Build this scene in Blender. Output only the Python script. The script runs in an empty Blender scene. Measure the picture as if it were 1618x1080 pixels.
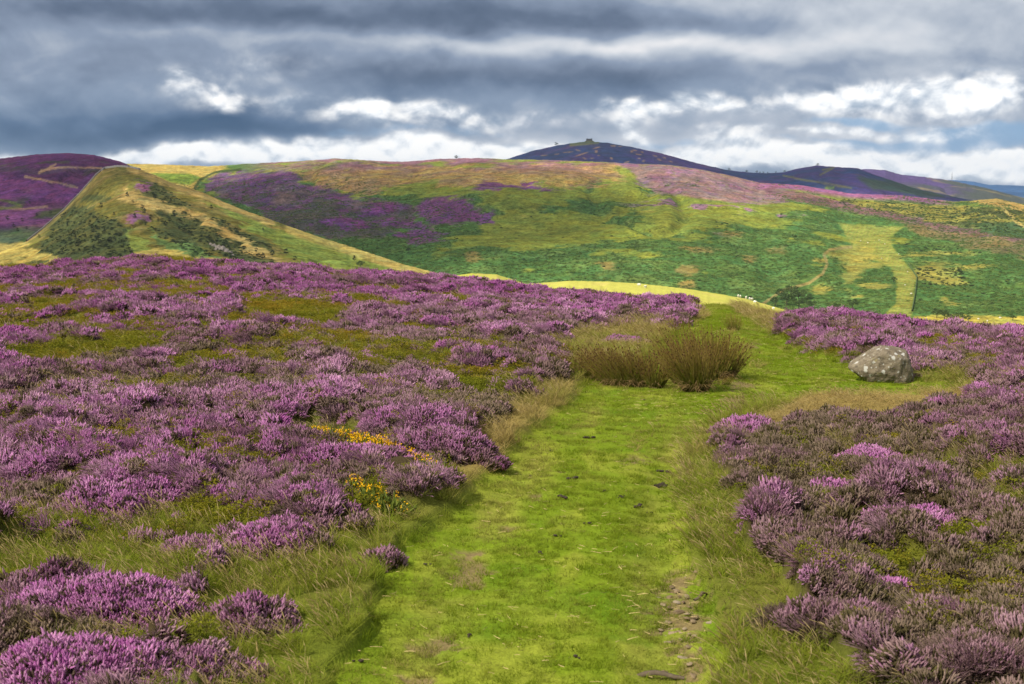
import bpy, math, random
import numpy as np
from mathutils import Vector

R = math.radians
rng = np.random.default_rng(7)
random.seed(7)
sc = bpy.context.scene
C = sc.collection

# ------------------------------------------------------------------ camera maths
F = 1618 * 50 / 36.0           # focal length in photo pixels
CX, CY = 809.0, 540.0
HR = 285.0                     # eye-level row
CH = 3.5                       # eye height above the level part of the moor
PIT = math.atan((CY - HR) / F)
SP, CP = math.sin(PIT), math.cos(PIT)


def slope(py):
    b = -(np.asarray(py, float) - CY) / F
    return (b * CP - SP) / (b * SP + CP)


def project(x, y, z):
    z = z - CH
    zc = y * CP - z * SP
    zc = np.where(zc > 0.3, zc, 0.3)
    return CX + F * x / zc, CY - F * (y * SP + z * CP) / zc


def ray(px, py):
    a, b = (px - CX) / F, -(py - CY) / F
    return np.array([a, b * SP + CP, b * CP - SP])


# ------------------------------------------------------------------ numpy noise
def _h(ix, iy, seed):
    h = (ix.astype(np.int64) * 374761393 + iy.astype(np.int64) * 668265263 + seed * 974634777) & 0xFFFFFFFF
    h = ((h ^ (h >> 13)) * 1274126177) & 0xFFFFFFFF
    h = ((h ^ (h >> 16)) * 2246822519) & 0xFFFFFFFF
    return ((h ^ (h >> 15)) & 0xFFFFFF) / float(0xFFFFFF)


def vn(x, y, seed=0):
    xi, yi = np.floor(x), np.floor(y)
    fx, fy = x - xi, y - yi
    fx = fx * fx * fx * (fx * (fx * 6 - 15) + 10)
    fy = fy * fy * fy * (fy * (fy * 6 - 15) + 10)
    a, b = _h(xi, yi, seed), _h(xi + 1, yi, seed)
    c, d = _h(xi, yi + 1, seed), _h(xi + 1, yi + 1, seed)
    return (a + (b - a) * fx) * (1 - fy) + (c + (d - c) * fx) * fy


def fbm(x, y, o=4, seed=0):
    """about -1..1"""
    s, a, n = 0, 1.0, 0
    for k in range(o):
        s = s + a * (vn(x * 2 ** k + 17.3 * k, y * 2 ** k - 9.1 * k, seed + k) - 0.5)
        n += a
        a *= 0.55
    return s / n * 2.6


def worley(x, y, seed=0):
    """distance to the nearest point, that cell's random number"""
    xi, yi = np.floor(x), np.floor(y)
    best = np.full(np.shape(x), 9.0)
    rid = np.zeros(np.shape(x))
    for i in (-1, 0, 1):
        for j in (-1, 0, 1):
            gx, gy = xi + i, yi + j
            d = np.hypot(gx + _h(gx, gy, seed) - x, gy + _h(gx, gy, seed + 5) - y)
            m = d < best
            best = np.where(m, d, best)
            rid = np.where(m, _h(gx, gy, seed + 9), rid)
    return best, rid


def ss(a, b, x):
    t = np.clip((x - a) / (b - a), 0, 1)
    return t * t * (3 - 2 * t)


def lerp(a, b, t):
    return a + (b - a) * t


def sdf(px, py, poly):
    """signed distance in px, positive inside"""
    p = np.asarray(poly, float)
    d = np.full(np.shape(px), 1e9)
    ins = np.zeros(np.shape(px), bool)
    n = len(p)
    for i in range(n):
        (x0, y0), (x1, y1) = p[i], p[(i + 1) % n]
        ex, ey = x1 - x0, y1 - y0
        t = np.clip(((px - x0) * ex + (py - y0) * ey) / (ex * ex + ey * ey + 1e-9), 0, 1)
        d = np.minimum(d, np.hypot(px - x0 - t * ex, py - y0 - t * ey))
        c = ((y0 > py) != (y1 > py)) & (px < (x1 - x0) * (py - y0) / (y1 - y0 + 1e-12) + x0)
        ins ^= c
    return np.where(ins, d, -d)


def linedist(px, py, line):
    d = np.full(np.shape(px), 1e9)
    for (x0, y0), (x1, y1) in zip(line[:-1], line[1:]):
        ex, ey = x1 - x0, y1 - y0
        t = np.clip(((px - x0) * ex + (py - y0) * ey) / (ex * ex + ey * ey + 1e-9), 0, 1)
        d = np.minimum(d, np.hypot(px - x0 - t * ex, py - y0 - t * ey))
    return d


def blob(px, py, cx, cy, rx, ry, rot=0.0):
    c, s = math.cos(R(rot)), math.sin(R(rot))
    dx, dy = px - cx, py - cy
    return 1 - np.hypot((dx * c + dy * s) / rx, (-dx * s + dy * c) / ry)


# ------------------------------------------------------------------ mesh helpers
def mk_mesh(name, V, Fs, attrs=None, mats=(), smooth=True, cols=None):
    me = bpy.data.meshes.new(name)
    V = np.asarray(V, np.float32)
    me.vertices.add(len(V))
    me.vertices.foreach_set('co', V.ravel())
    if not isinstance(Fs, list):
        Fs = [Fs]
    loops = np.concatenate([np.asarray(f, np.int32).ravel() for f in Fs]) if len(Fs) else np.zeros(0, np.int32)
    tot = np.concatenate([np.full(len(f), np.asarray(f).shape[1], np.int32) for f in Fs]) if len(Fs) else np.zeros(0, np.int32)
    if len(loops):
        me.loops.add(len(loops))
        me.loops.foreach_set('vertex_index', loops)
        me.polygons.add(len(tot))
        st = np.concatenate([[0], np.cumsum(tot)[:-1]]).astype(np.int32)
        me.polygons.foreach_set('loop_start', st)
        me.polygons.foreach_set('loop_total', tot)
        if smooth:
            me.polygons.foreach_set('use_smooth', np.ones(len(tot), bool))
    for k, v in (attrs or {}).items():
        v = np.asarray(v, np.float32)
        if v.ndim == 2:
            a = me.attributes.new(k, 'FLOAT_VECTOR', 'POINT')
            a.data.foreach_set('vector', v.ravel())
        else:
            a = me.attributes.new(k, 'FLOAT', 'POINT')
            a.data.foreach_set('value', v)
    if cols is not None:
        a = me.attributes.new('Col', 'FLOAT_COLOR', 'POINT')
        a.data.foreach_set('color', np.c_[cols, np.ones(len(cols))].astype(np.float32).ravel())
    for m in mats:
        me.materials.append(m)
    me.update(calc_edges=True)
    me.validate()
    return me


def link(name, me, loc=(0, 0, 0), rotz=0.0, scale=1.0, parent=None):
    o = bpy.data.objects.new(name, me)
    C.objects.link(o)
    o.location = loc
    o.rotation_euler = (0, 0, rotz)
    o.scale = (scale, scale, scale) if np.isscalar(scale) else scale
    if parent is not None:
        o.parent = parent
    return o


def tag(o, label=None, cat=None, group=None, kind=None):
    if label: o['label'] = label
    if cat: o['category'] = cat
    if group: o['group'] = group
    if kind: o['kind'] = kind
    return o


def copy_thing(o, loc, rotz=0.0, scale=1.0, label=None, group=None):
    r = o.copy()
    C.objects.link(r)
    r.location = loc
    r.rotation_euler = (0, 0, rotz)
    r.scale = (scale, scale, scale) if np.isscalar(scale) else scale
    if label: r['label'] = label
    if group: r['group'] = group
    for ch in list(o.children):
        c = ch.copy()
        C.objects.link(c)
        c.parent = r
    return r


def merge(parts):
    """[(V, F, {attr})] with equal face size -> one"""
    V, Fc, A, n = [], [], {}, 0
    for v, f, a in parts:
        V.append(v)
        Fc.append(np.asarray(f) + n)
        n += len(v)
        for k in a:
            A.setdefault(k, []).append(a[k])
    return np.concatenate(V), np.concatenate(Fc), {k: np.concatenate(x) for k, x in A.items()}


def unit(v):
    return v / (np.linalg.norm(v, axis=-1, keepdims=True) + 1e-9)


def tubes(P0, D, L, prof, sides=3, bend=None, g=rng):
    """n stems: base P0, direction D, length L, profile [(t, radius, value)], bend = sideways vector at the tip"""
    n, k = len(P0), len(prof)
    D = unit(D)
    ts = np.array([p[0] for p in prof])
    rs = np.array([p[1] for p in prof])
    vs = np.array([p[2] for p in prof])
    Cn = P0[:, None] + D[:, None] * (L[:, None, None] * ts[None, :, None])
    if bend is not None:
        Cn = Cn + bend[:, None] * (ts ** 2)[None, :, None]
    ref = np.where(np.abs(D[:, 2:3]) < 0.9, np.array([[0, 0, 1.0]]), np.array([[1.0, 0, 0]]))
    e1 = unit(np.cross(D, ref))
    e2 = np.cross(D, e1)
    ph = g.uniform(0, 6.28, n)[:, None] + np.arange(sides)[None] * 2 * np.pi / sides
    ring = np.cos(ph)[..., None] * e1[:, None] + np.sin(ph)[..., None] * e2[:, None]       # n,s,3
    rad = rs[None, :, None, None] * g.uniform(0.75, 1.25, (n, k, 1, 1))
    V = Cn[:, :, None] + ring[:, None] * rad
    V = V.reshape(-1, 3)
    base = (np.arange(n) * k * sides)[:, None, None]
    i = (np.arange(k - 1) * sides)[None, :, None]
    j = np.arange(sides)[None, None]
    j2 = (j + 1) % sides
    Q = np.stack([base + i + j, base + i + j2, base + i + sides + j2, base + i + sides + j], -1).reshape(-1, 4)
    val = np.broadcast_to(vs[None, :, None], (n, k, sides)).reshape(-1)
    return V, Q, val


def blades(P0, D, L, W, bend, k=4, g=rng):
    n = len(P0)
    D = unit(D)
    ts = np.linspace(0, 1, k)
    Cn = P0[:, None] + D[:, None] * (L[:, None, None] * ts[None, :, None]) + bend[:, None] * (ts ** 2)[None, :, None]
    a = g.uniform(0, 6.28, n)
    side = np.stack([np.cos(a), np.sin(a), 0 * a], -1)
    w = W[:, None] * (1 - ts[None] ** 1.5 * 0.92)
    V = np.stack([Cn - side[:, None] * w[..., None] / 2, Cn + side[:, None] * w[..., None] / 2], 2).reshape(-1, 3)
    base = (np.arange(n) * k * 2)[:, None]
    i = (np.arange(k - 1) * 2)[None]
    Q = np.stack([base + i, base + i + 1, base + i + 3, base + i + 2], -1).reshape(-1, 4)
    return V, Q, np.broadcast_to(ts[None, :, None], (n, k, 2)).reshape(-1)


def leafquads(P, size, g=rng, flat=0.0):
    n = len(P)
    a = unit(g.normal(size=(n, 3)) * np.array([1, 1, 1 - flat]))
    b = unit(np.cross(a, g.normal(size=(n, 3))))
    s = np.asarray(size).reshape(-1, 1) * np.ones((n, 1))
    V = np.stack([P - a * s, P + b * s * 0.55, P + a * s, P - b * s * 0.55], 1).reshape(-1, 3)
    Q = np.arange(n * 4).reshape(n, 4)
    return V, Q


# ------------------------------------------------------------------ materials
def new_mat(name):
    m = bpy.data.materials.new(name)
    m.use_nodes = True
    nt = m.node_tree
    nt.nodes.clear()
    return m, nt


class NT:
    def __init__(s, nt): s.nt = nt
    def n(s, t, **kw):
        x = s.nt.nodes.new(t)
        for k, v in kw.items(): setattr(x, k, v)
        return x
    def l(s, a, b): s.nt.links.new(a, b)
    def put(s, v, sock):
        if hasattr(v, 'is_linked') or hasattr(v, 'links'): s.l(v, sock)
        else: sock.default_value = v
    def math(s, op, a, b=0.0, c=None, clamp=False):
        x = s.n('ShaderNodeMath', operation=op, use_clamp=clamp)
        s.put(a, x.inputs[0]); s.put(b, x.inputs[1])
        if c is not None: s.put(c, x.inputs[2])
        return x.outputs[0]
    def mix(s, f, a, b, blend='MIX'):
        x = s.n('ShaderNodeMix', data_type='RGBA', blend_type=blend)
        x.clamp_factor = True
        s.put(f, x.inputs[0])
        s.put(a if not isinstance(a, tuple) else (*a, 1)[:4], x.inputs[6])
        s.put(b if not isinstance(b, tuple) else (*b, 1)[:4], x.inputs[7])
        return x.outputs[2]
    def attr(s, name, typ='GEOMETRY', out='Fac'):
        return s.n('ShaderNodeAttribute', attribute_name=name, attribute_type=typ).outputs[out]
    def noise(s, vec, scale, detail=3, rough=0.55, out='Fac', dist=0.0):
        x = s.n('ShaderNodeTexNoise')
        if vec is not None: s.l(vec, x.inputs['Vector'])
        x.inputs['Scale'].default_value = scale
        x.inputs['Detail'].default_value = detail
        x.inputs['Roughness'].default_value = rough
        x.inputs['Distortion'].default_value = dist
        return x.outputs[out]
    def maprange(s, v, a, b, c=0.0, d=1.0, smooth=False):
        x = s.n('ShaderNodeMapRange', interpolation_type='SMOOTHSTEP' if smooth else 'LINEAR')
        s.put(v, x.inputs[0])
        for i, q in enumerate((a, b, c, d)): x.inputs[i + 1].default_value = q
        return x.outputs[0]
    def ramp(s, v, stops):
        x = s.n('ShaderNodeValToRGB')
        e = x.color_ramp.elements
        while len(e) < len(stops): e.new(0.5)
        for el, (p, c) in zip(e, stops): el.position = p; el.color = (*c, 1)
        s.l(v, x.inputs[0])
        return x.outputs[0]
    def leaf_out(s, col, trans=0.3):
        d = s.n('ShaderNodeBsdfDiffuse'); s.put(col, d.inputs[0])
        t = s.n('ShaderNodeBsdfTranslucent'); s.put(col, t.inputs[0])
        m = s.n('ShaderNodeMixShader'); m.inputs[0].default_value = trans
        s.l(d.outputs[0], m.inputs[1]); s.l(t.outputs[0], m.inputs[2])
        o = s.n('ShaderNodeOutputMaterial'); s.l(m.outputs[0], o.inputs[0])
    def rough_out(s, col, rough=0.95, spec=0.1, bump=None, bump_d=0.1, bump_s=1.0):
        p = s.n('ShaderNodeBsdfPrincipled')
        s.put(col if not isinstance(col, tuple) else (*col, 1)[:4], p.inputs['Base Color'])
        p.inputs['Roughness'].default_value = rough
        p.inputs['Specular IOR Level'].default_value = spec
        if bump is not None:
            b = s.n('ShaderNodeBump')
            b.inputs['Strength'].default_value = bump_s
            b.inputs['Distance'].default_value = bump_d
            s.l(bump, b.inputs['Height'])
            s.l(b.outputs[0], p.inputs['Normal'])
        o = s.n('ShaderNodeOutputMaterial'); s.l(p.outputs[0], o.inputs[0])


# palette (linear base colours)
FLOWER_A = (0.49, 0.150, 0.43)
FLOWER_B = (0.74, 0.39, 0.64)
FADED = (0.20, 0.15, 0.105)
HLEAF = (0.070, 0.058, 0.024)


def heather_mat(name, typ):
    m, nt = new_mat(name); g = NT(nt)
    fl = g.attr('fl'); bloom = g.attr('bloom', typ); hue = g.attr('hue', typ)
    flower = g.mix(hue, FLOWER_A, FLOWER_B)
    faded = g.mix(hue, FADED, (0.29, 0.215, 0.16))
    top = g.mix(bloom, faded, flower)
    leaf = g.mix(hue, HLEAF, (0.115, 0.10, 0.040))
    col = g.mix(fl, leaf, top)
    g.leaf_out(col, 0.16)
    return m


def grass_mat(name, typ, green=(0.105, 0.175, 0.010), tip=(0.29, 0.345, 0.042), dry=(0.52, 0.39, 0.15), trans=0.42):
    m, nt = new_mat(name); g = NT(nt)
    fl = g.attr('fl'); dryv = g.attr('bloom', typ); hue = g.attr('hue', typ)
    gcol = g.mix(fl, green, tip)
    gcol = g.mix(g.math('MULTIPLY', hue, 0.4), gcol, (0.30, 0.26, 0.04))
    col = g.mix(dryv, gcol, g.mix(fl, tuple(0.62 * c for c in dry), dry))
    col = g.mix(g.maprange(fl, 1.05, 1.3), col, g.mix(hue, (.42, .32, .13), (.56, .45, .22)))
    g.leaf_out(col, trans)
    return m


M_HEATHER_I = heather_mat('heather_flowers', 'INSTANCER')
M_HEATHER_G = heather_mat('heather_clump_flowers', 'GEOMETRY')
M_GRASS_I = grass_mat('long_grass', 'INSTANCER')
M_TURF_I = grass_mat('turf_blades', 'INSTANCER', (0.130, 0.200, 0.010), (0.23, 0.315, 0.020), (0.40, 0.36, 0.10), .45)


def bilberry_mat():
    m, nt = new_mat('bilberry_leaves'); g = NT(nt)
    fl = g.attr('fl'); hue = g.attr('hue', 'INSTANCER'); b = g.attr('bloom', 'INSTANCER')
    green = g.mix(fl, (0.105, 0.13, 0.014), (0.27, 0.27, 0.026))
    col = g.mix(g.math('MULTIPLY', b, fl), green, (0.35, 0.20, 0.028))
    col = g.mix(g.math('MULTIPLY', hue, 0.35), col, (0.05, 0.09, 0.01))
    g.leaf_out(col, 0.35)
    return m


M_BILB = bilberry_mat()

def simple(name, col, rough=0.9, spec=0.15, var=0.0, scale=5.0, bump=0.0, bd=0.02):
    m, nt = new_mat(name); g = NT(nt)
    tc = g.n('ShaderNodeTexCoord').outputs['Object']
    nz = g.noise(tc, scale, 4)
    c = g.mix(nz, tuple(x * (1 - var) for x in col), tuple(min(1, x * (1 + var)) for x in col))
    g.rough_out(c, rough, spec, nz if bump else None, bd, bump)
    return m


# ------------------------------------------------------------------ near ground: heights
CREST = np.array([  # px, visible row, depth, height of the growth standing on it
    (-700, 418, 85, .58), (0, 414, 80, .58), (120, 410, 78, .58), (260, 405, 78, .35), (380, 415, 78, .5), (470, 421, 76, .5), (560, 426, 75, .58),
    (700, 436, 74, .58), (820, 449, 70, .58), (920, 460, 66, .58), (1010, 469, 63, .58), (1085, 477, 61, .3), (1125, 481, 60, .06), (1165, 483, 58, .06),
    (1200, 488, 56, .25), (1260, 489, 52, .58), (1320, 489, 50, .6), (1400, 498, 48, .6), (1500, 508, 46, .6), (1618, 513, 44, .6), (2300, 530, 42, .6)])
CR_Z = CH + CREST[:, 2] * slope(CREST[:, 1]) - CREST[:, 3]

PATH_L = np.array([(520, 1080), (572, 1000), (625, 900), (672, 840), (715, 800), (765, 745), (810, 700), (868, 655), (905, 632), (912, 612), (925, 598), (1010, 590), (1030, 570), (1030, 548), (1052, 528), (1095, 512), (1112, 503), (1098, 492), (1100, 480)])
PATH_R = np.array([(1130, 1080), (1110, 1000), (1098, 900), (1085, 850), (1080, 800), (1085, 740), (1098, 700), (1140, 670), (1210, 650), (1290, 634), (1420, 630), (1530, 624), (1530, 608), (1450, 604), (1350, 580), (1300, 563), (1262, 555), (1232, 535), (1200, 515), (1172, 498), (1160, 480)])
TURF = [tuple(p) for p in PATH_L] + [tuple(p) for p in PATH_R[::-1]]
TURF = [(-250, 3000)] + TURF + [(1750, 3000)]
FORK = [(1040, 612), (1028, 575), (1030, 548), (1048, 528), (1095, 512), (1140, 515), (1100, 535), (1072, 555), (1066, 590), (1075, 612)]


def base_z(x, y):
    yy = np.maximum(y, 1.0)
    px = CX + F * np.clip(x / yy, -0.8, 0.8)
    Dc = np.interp(px, CREST[:, 0], CREST[:, 2])
    zc = np.interp(px, CREST[:, 0], CR_Z)
    t = np.clip((y - 14) / (Dc - 14), 0, 1)
    z = zc * (0.35 * t + 0.65 * t * t)
    z = z + 1.8 * ss(8.6, 1.5, y)
    e = np.maximum(y - Dc, 0)
    sl = zc * 1.65 / (Dc - 14)
    fall = np.where(e < 28, sl * e - 0.006 * e * e, sl * 28 - 0.006 * 784 + (e - 28) * -0.33)
    z = np.where(e > 0, zc + fall, z)
    return np.maximum(z, -125.0)


def wob(x, y, px, py):
    """wandering of the growth's edges, in photo pixels"""
    s = 26.0 / np.maximum(y, 6)
    return (px + (fbm(x / 1.3, y / 1.3, 3, 11) * 22 + fbm(x / .35, y / .35, 2, 12) * 8) * s,
            py + (fbm(x / 1.3, y / 1.3, 3, 14) * 9) * s)


def turf_mask(x, y, soft=6.0):
    px, py = project(x, y, base_z(x, y))
    qx, qy = wob(x, y, px, py)
    k = 0.5
    qx, qy = px + (qx - px) * k, py + (qy - py) * k
    d = sdf(qx, qy, TURF)
    far = (y < 1.5) | (y > 130)
    return np.where(far, 0, ss(-soft, soft, d)), px, py


def track_off(c, y):
    ctr = np.interp(c['tpy'], PATH_L[:8, 1][::-1], PATH_L[:8, 0][::-1]) * .5 + np.interp(c['tpy'], PATH_R[:8, 1][::-1], PATH_R[:8, 0][::-1]) * .5
    off = (c['tpx'] - ctr) / F * np.maximum(y, 4)
    return (np.exp(-((off - .90) / .24) ** 2) + np.exp(-((off + .74) / .24) ** 2)) * ss(610, 660, c['tpy'])


# growth classes, laid out where the photograph shows them
VERGE_L = [(-900, 3000), (250, 1240), (330, 1080), (400, 1020), (470, 950), (505, 880), (560, 850), (610, 800), (665, 775), (695, 750), (715, 725), (735, 695), (762, 655), (825, 615), (890, 580), (880, 545), (905, 512), (1010, 500), (1075, 508), (1110, 490), (1130, 500), (1000, 600), (920, 640), (860, 720), (790, 820), (690, 920), (640, 1080), (100, 3000)]
VERGE_R = [(1400, 3000), (1020, 1080), (1020, 1000), (1020, 800), (1030, 730), (1060, 690), (1100, 660), (1260, 628), (1290, 622), (1230, 645), (1150, 690), (1135, 715), (1165, 745), (1180, 800), (1215, 850), (1235, 920), (1300, 980), (1370, 1040), (1430, 1100), (1520, 1240), (2400, 3000)]
STRAW = [(1150, 685), (1250, 622), (1340, 598), (1450, 594), (1520, 600), (1560, 618), (1500, 648), (1440, 660), (1330, 662), (1250, 668), (1190, 690)]
KNOLL_R = [(1090, 500), (1090, 465), (1230, 465), (1250, 494), (1225, 520), (1262, 552), (1215, 545), (1180, 522)]
GRASS_L = [(-300, 890), (0, 858), (60, 815), (170, 838), (330, 818), (430, 850), (520, 850), (540, 795), (640, 790), (640, 1080), (300, 3000), (200, 3000), (360, 1090), (335, 985), (250, 915), (100, 892), (0, 910), (-300, 930)]
OPEN = [(1050, 600), (1050, 770), (1100, 742), (1145, 708), (1220, 680), (1300, 664), (1430, 658), (1540, 648), (1540, 600)]
GREEN_R = [(1450, 580), (1540, 588), (1640, 590), (1640, 612), (1540, 612), (1470, 606)]
BILB = [(480, 488, 105, 17, 2), (600, 482, 60, 9, 5), (300, 409, 110, 9, 3), (30, 424, 75, 10, 0), (130, 548, 130, 11, -3), (330, 560, 60, 12, 0), (660, 520, 60, 8, 8), (50, 560, 50, 14, 0),
        (70, 478, 60, 8, 0), (230, 462, 50, 7, 0), (560, 545, 60, 7, 0), (840, 470, 40, 4, 0), (175, 832, 150, 26, 8), (330, 822, 90, 22, 12), (280, 905, 120, 26, 18), (60, 893, 80, 18, 0), (330, 1000, 70, 40, 20),
        (1500, 840, 70, 18, 0), (1410, 870, 60, 14, 0), (1600, 800, 40, 16, 0), (1330, 655, 40, 8, 0), (1500, 690, 50, 9, 0), (1200, 560, 40, 7, 0), (1290, 552, 50, 8, 0), (700, 590, 90, 8, 0), (800, 560, 70, 9, 0),
        (420, 700, 60, 8, 10), (130, 690, 60, 8, 0), (250, 610, 70, 7, 0)]


def classes(x, y):
    tm, px, py = turf_mask(x, y)
    tpx, tpy = px, py
    px, py = project(x, y, base_z(x, y) + .26)
    qx, qy = wob(x, y, px, py)
    so = 7.0
    vl, vr = ss(-so, so, sdf(qx, qy, VERGE_L)), ss(-so, so, sdf(qx, qy, VERGE_R))
    st, kn = ss(-so, so, sdf(qx, qy, STRAW)), ss(-so, so, sdf(qx, qy, KNOLL_R))
    gr = ss(-so, so, sdf(qx, qy, GREEN_R))
    gl = ss(-so, so, sdf(qx, qy, GRASS_L)) * ss(.55, .3, fbm(x / .9, y / .9, 3, 35))
    rn = ss(1150, 1250, qx) * ss(640, 720, qy) * ss(.28, .5, fbm(x / 1.1, y / 1.1, 3, 37)) * .85
    op = ss(-so, so, sdf(px + (qx - px) * .5, tpy, OPEN))
    ln = ss(1000, 850, qx) * ss(560, 620, qy) * ss(.42, .62, fbm(x / 1.3, y / 1.7, 3, 39)) * .85
    grass = np.maximum.reduce([vl, vr, st, kn, gr, gl, rn, op, ln])
    b = np.full(np.shape(x), -9.0)
    for q in BILB:
        b = np.maximum(b, blob(qx, qy, *q))
    n = fbm(x / 2.2, y / 4.0, 3, 31)
    bil = np.maximum(ss(-0.15, 0.15, b + n * 0.25), ss(.62, .8, n + .42 * ss(640, 540, py) * ss(900, 550, px) + .20 + .25 * fbm(x / .8, y / 1.0, 2, 36)) * .9)
    bil = bil * (1 - grass)
    n2 = fbm(x / 1.9, y / 1.9, 3, 41)
    tan = np.clip(st * .95 + kn * .5 + ss(520, 700, qy) * ss(790, 680, qy) * vl * .9 + ss(560, 500, qy) * vl * .6 + n2 * .35 + .16 - .26 * ss(740, 860, qy), 0, 1)
    heath = np.clip((1 - grass) * (1 - bil), 0, 1)
    heath = heath * ss(-0.95, -0.6, n2 + 0.1 * n) * (1 - tm)
    # bloom: rich on the crests and the far bank, mostly over on the near right
    bl = 0.50 + 0.55 * fbm(x / 1.6, y / 2.6, 3, 51) + .25 * fbm(x / 5, y / 8, 2, 52)
    bl = bl + 0.30 * ss(520, 450, py)
    right_near = ss(1000, 1150, px) * ss(610, 640, py)
    bl = bl - right_near * (0.24 + 0.58 * ss(680, 840, py))
    bl = bl - 0.28 * ss(-0.0, 1.0, blob(px, py, 420, 560, 520, 90)) - .12 * ss(0, 1, blob(px, py, 300, 640, 400, 60))
    bl = bl - 0.5 * ss(0.35, 0.75, fbm(x / 1.1, y / 1.5, 3, 61))
    return dict(tpx=tpx, tpy=tpy, turf=tm, grass=grass, bil=bil, heath=heath, tan=tan, bloom=np.clip(bl, 0, 1), px=px, py=py, straw=st)


def mound(x, y):
    wx, wy = x + fbm(x / .9, y / .9, 2, 3) * .22, y + fbm(x / .9, y / .9, 2, 4) * .22
    d1, r1 = worley(wx / 1.25, wy / 1.45, 21)
    d2, r2 = worley(wx / .62, wy / .7, 22)
    h1 = np.sqrt(np.clip(1 - (d1 / .72) ** 2, 0, 1)) * (.02 + .32 * r1)
    h2 = np.sqrt(np.clip(1 - (d2 / .75) ** 2, 0, 1)) * (.02 + .09 * r2)
    return h1 + h2


CL = []


SPOTS = []          # where gorse, rushes and the boulder leave no room for heather: x, y, radius


def outside_spots(x, y, k=1.0):
    ok = np.ones(len(x), bool)
    for sx, sy, r in SPOTS:
        ok &= np.hypot(x - sx, y - sy) > r * k
    return ok


def in_clump(x, y):
    v = np.zeros(np.shape(x))
    for cx, cy, hw, h, b, lab in CL:
        v = np.maximum(v, ss(1.25, .8, np.hypot((x - cx) / hw, (y - cy) / (hw * .8))))
    return v


def ground_z(x, y, c=None):
    if c is None:
        c = classes(x, y)
    z = base_z(x, y)
    near = ss(1.0, 4, y) * ss(140, 100, y)
    bank = (1 - c['turf']) * (0.10 + 0.06 * fbm(x / 2.5, y / 2.5, 3, 71))
    und = fbm(x / 6.0, y / 6.0, 3, 72) * 0.05 * c['turf'] + fbm(x / .8, y / .8, 3, 73) * .022 + fbm(x / .3, y / .3, 2, 74) * .010
    px = c['px']
    # wheel ruts worn into the turf
    ctr = np.interp(c['tpy'], PATH_L[:8, 1][::-1], PATH_L[:8, 0][::-1]) * .5 + np.interp(c['tpy'], PATH_R[:8, 1][::-1], PATH_R[:8, 0][::-1]) * .5
    off = (c['tpx'] - ctr) / F * np.maximum(y, 4)
    rut = (np.exp(-((off - .95) / .26) ** 2) + .6 * np.exp(-((off + .78) / .26) ** 2)) * ss(640, 720, c['tpy'])
    m = mound(x, y) * (c['heath'] * (1.0 + .15 * ss(30, 60, y)) + .45 * c['bil'] + .10 * c['grass'] * (1 - c['turf'])) * (1 - c['turf'])
    m = m * (1 - in_clump(x, y))
    return z + near * (bank + und + m - 0.075 * rut * c['turf'])


def pick_ground(px, py, extra=0.0):
    d = ray(px, py)
    ys = np.linspace(7, 100, 3000)
    xs = d[0] / d[1] * ys
    zr = CH + d[2] / d[1] * ys
    zg = base_z(xs, ys) + extra
    i = np.argmax(zg >= zr)
    return float(xs[i]), float(ys[i]), float(zg[i])


# ---- single clumps of the foreground: pixel of the base centre, half width px, height px
CLUMPS = [
    (120, 1105, 150, 95, .85, 'large rounded heather clump in full pink flower in the bottom left corner'),
    (285, 1085, 95, 60, .45, 'half faded heather clump leaning against the big pink clump at the bottom left edge'),
    (165, 985, 140, 78, .80, 'broad pink heather mound behind the corner clump, with a dark hollow under its crest'),
    (400, 1005, 62, 68, .42, 'loose pale mauve heather clump alone in the long grass of the left verge'),
    (300, 885, 52, 42, .62, 'low round heather clump tucked below the long sloping pink one'),
    (435, 880, 82, 62, .80, 'long sloping pink heather clump that ends in the grass left of the path'),
    (185, 822, 105, 66, .85, 'big bright pink heather mound above a band of green bilberry leaves'),
    (565, 752, 92, 56, .72, 'pink heather clump just below the longer gorse bush'),
    (705, 728, 78, 56, .55, 'greyish mauve heather clump at the path edge right of the longer gorse bush'),
    (610, 892, 17, 26, .45, 'tiny lone sprig of heather in the grass beside the path'),
    (1405, 955, 36, 44, .95, 'small bright purple heather tuft among brown heather on the right'),
    (1312, 798, 55, 44, .85, 'purple heather clump with dark stems on the right bank, nearest the path'),
    (1375, 748, 72, 40, .92, 'vivid purple heather mound on the right bank above the dark stemmed clump'),
    (1425, 850, 95, 52, .82, 'wide purple heather clump in the middle of the brown heather on the right'),
    (1540, 1090, 130, 100, .04, 'large grey brown heather bush with no flowers in the bottom right corner'),
    (1330, 1010, 105, 70, .06, 'brown flowerless heather bush beside the small bright purple tuft'),
    (1215, 740, 75, 34, .03, 'brown heather hummock overhanging the right edge of the path'),
    (1185, 690, 60, 34, .75, 'purple heather clump at the tip of the right bank by the pale grass'),
    (985, 545, 36, 16, .75, 'small low purple heather cushion in the pale grass behind the rushes'),
]
CL = []
for px, py, hw, hp, b, lab in CLUMPS:
    x, y, z = pick_ground(px, py, .05)
    k = y / F
    CL.append((x, y, hw * k, hp * k * .95, b, lab))



def outside_clumps(x, y, m=.74):
    ok = np.ones(len(x), bool)
    for cx, cy, hw, h, b, lab in CL:
        ok &= np.hypot((x - cx) / hw, (y - cy) / (hw * .8)) > m
    return ok



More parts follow.
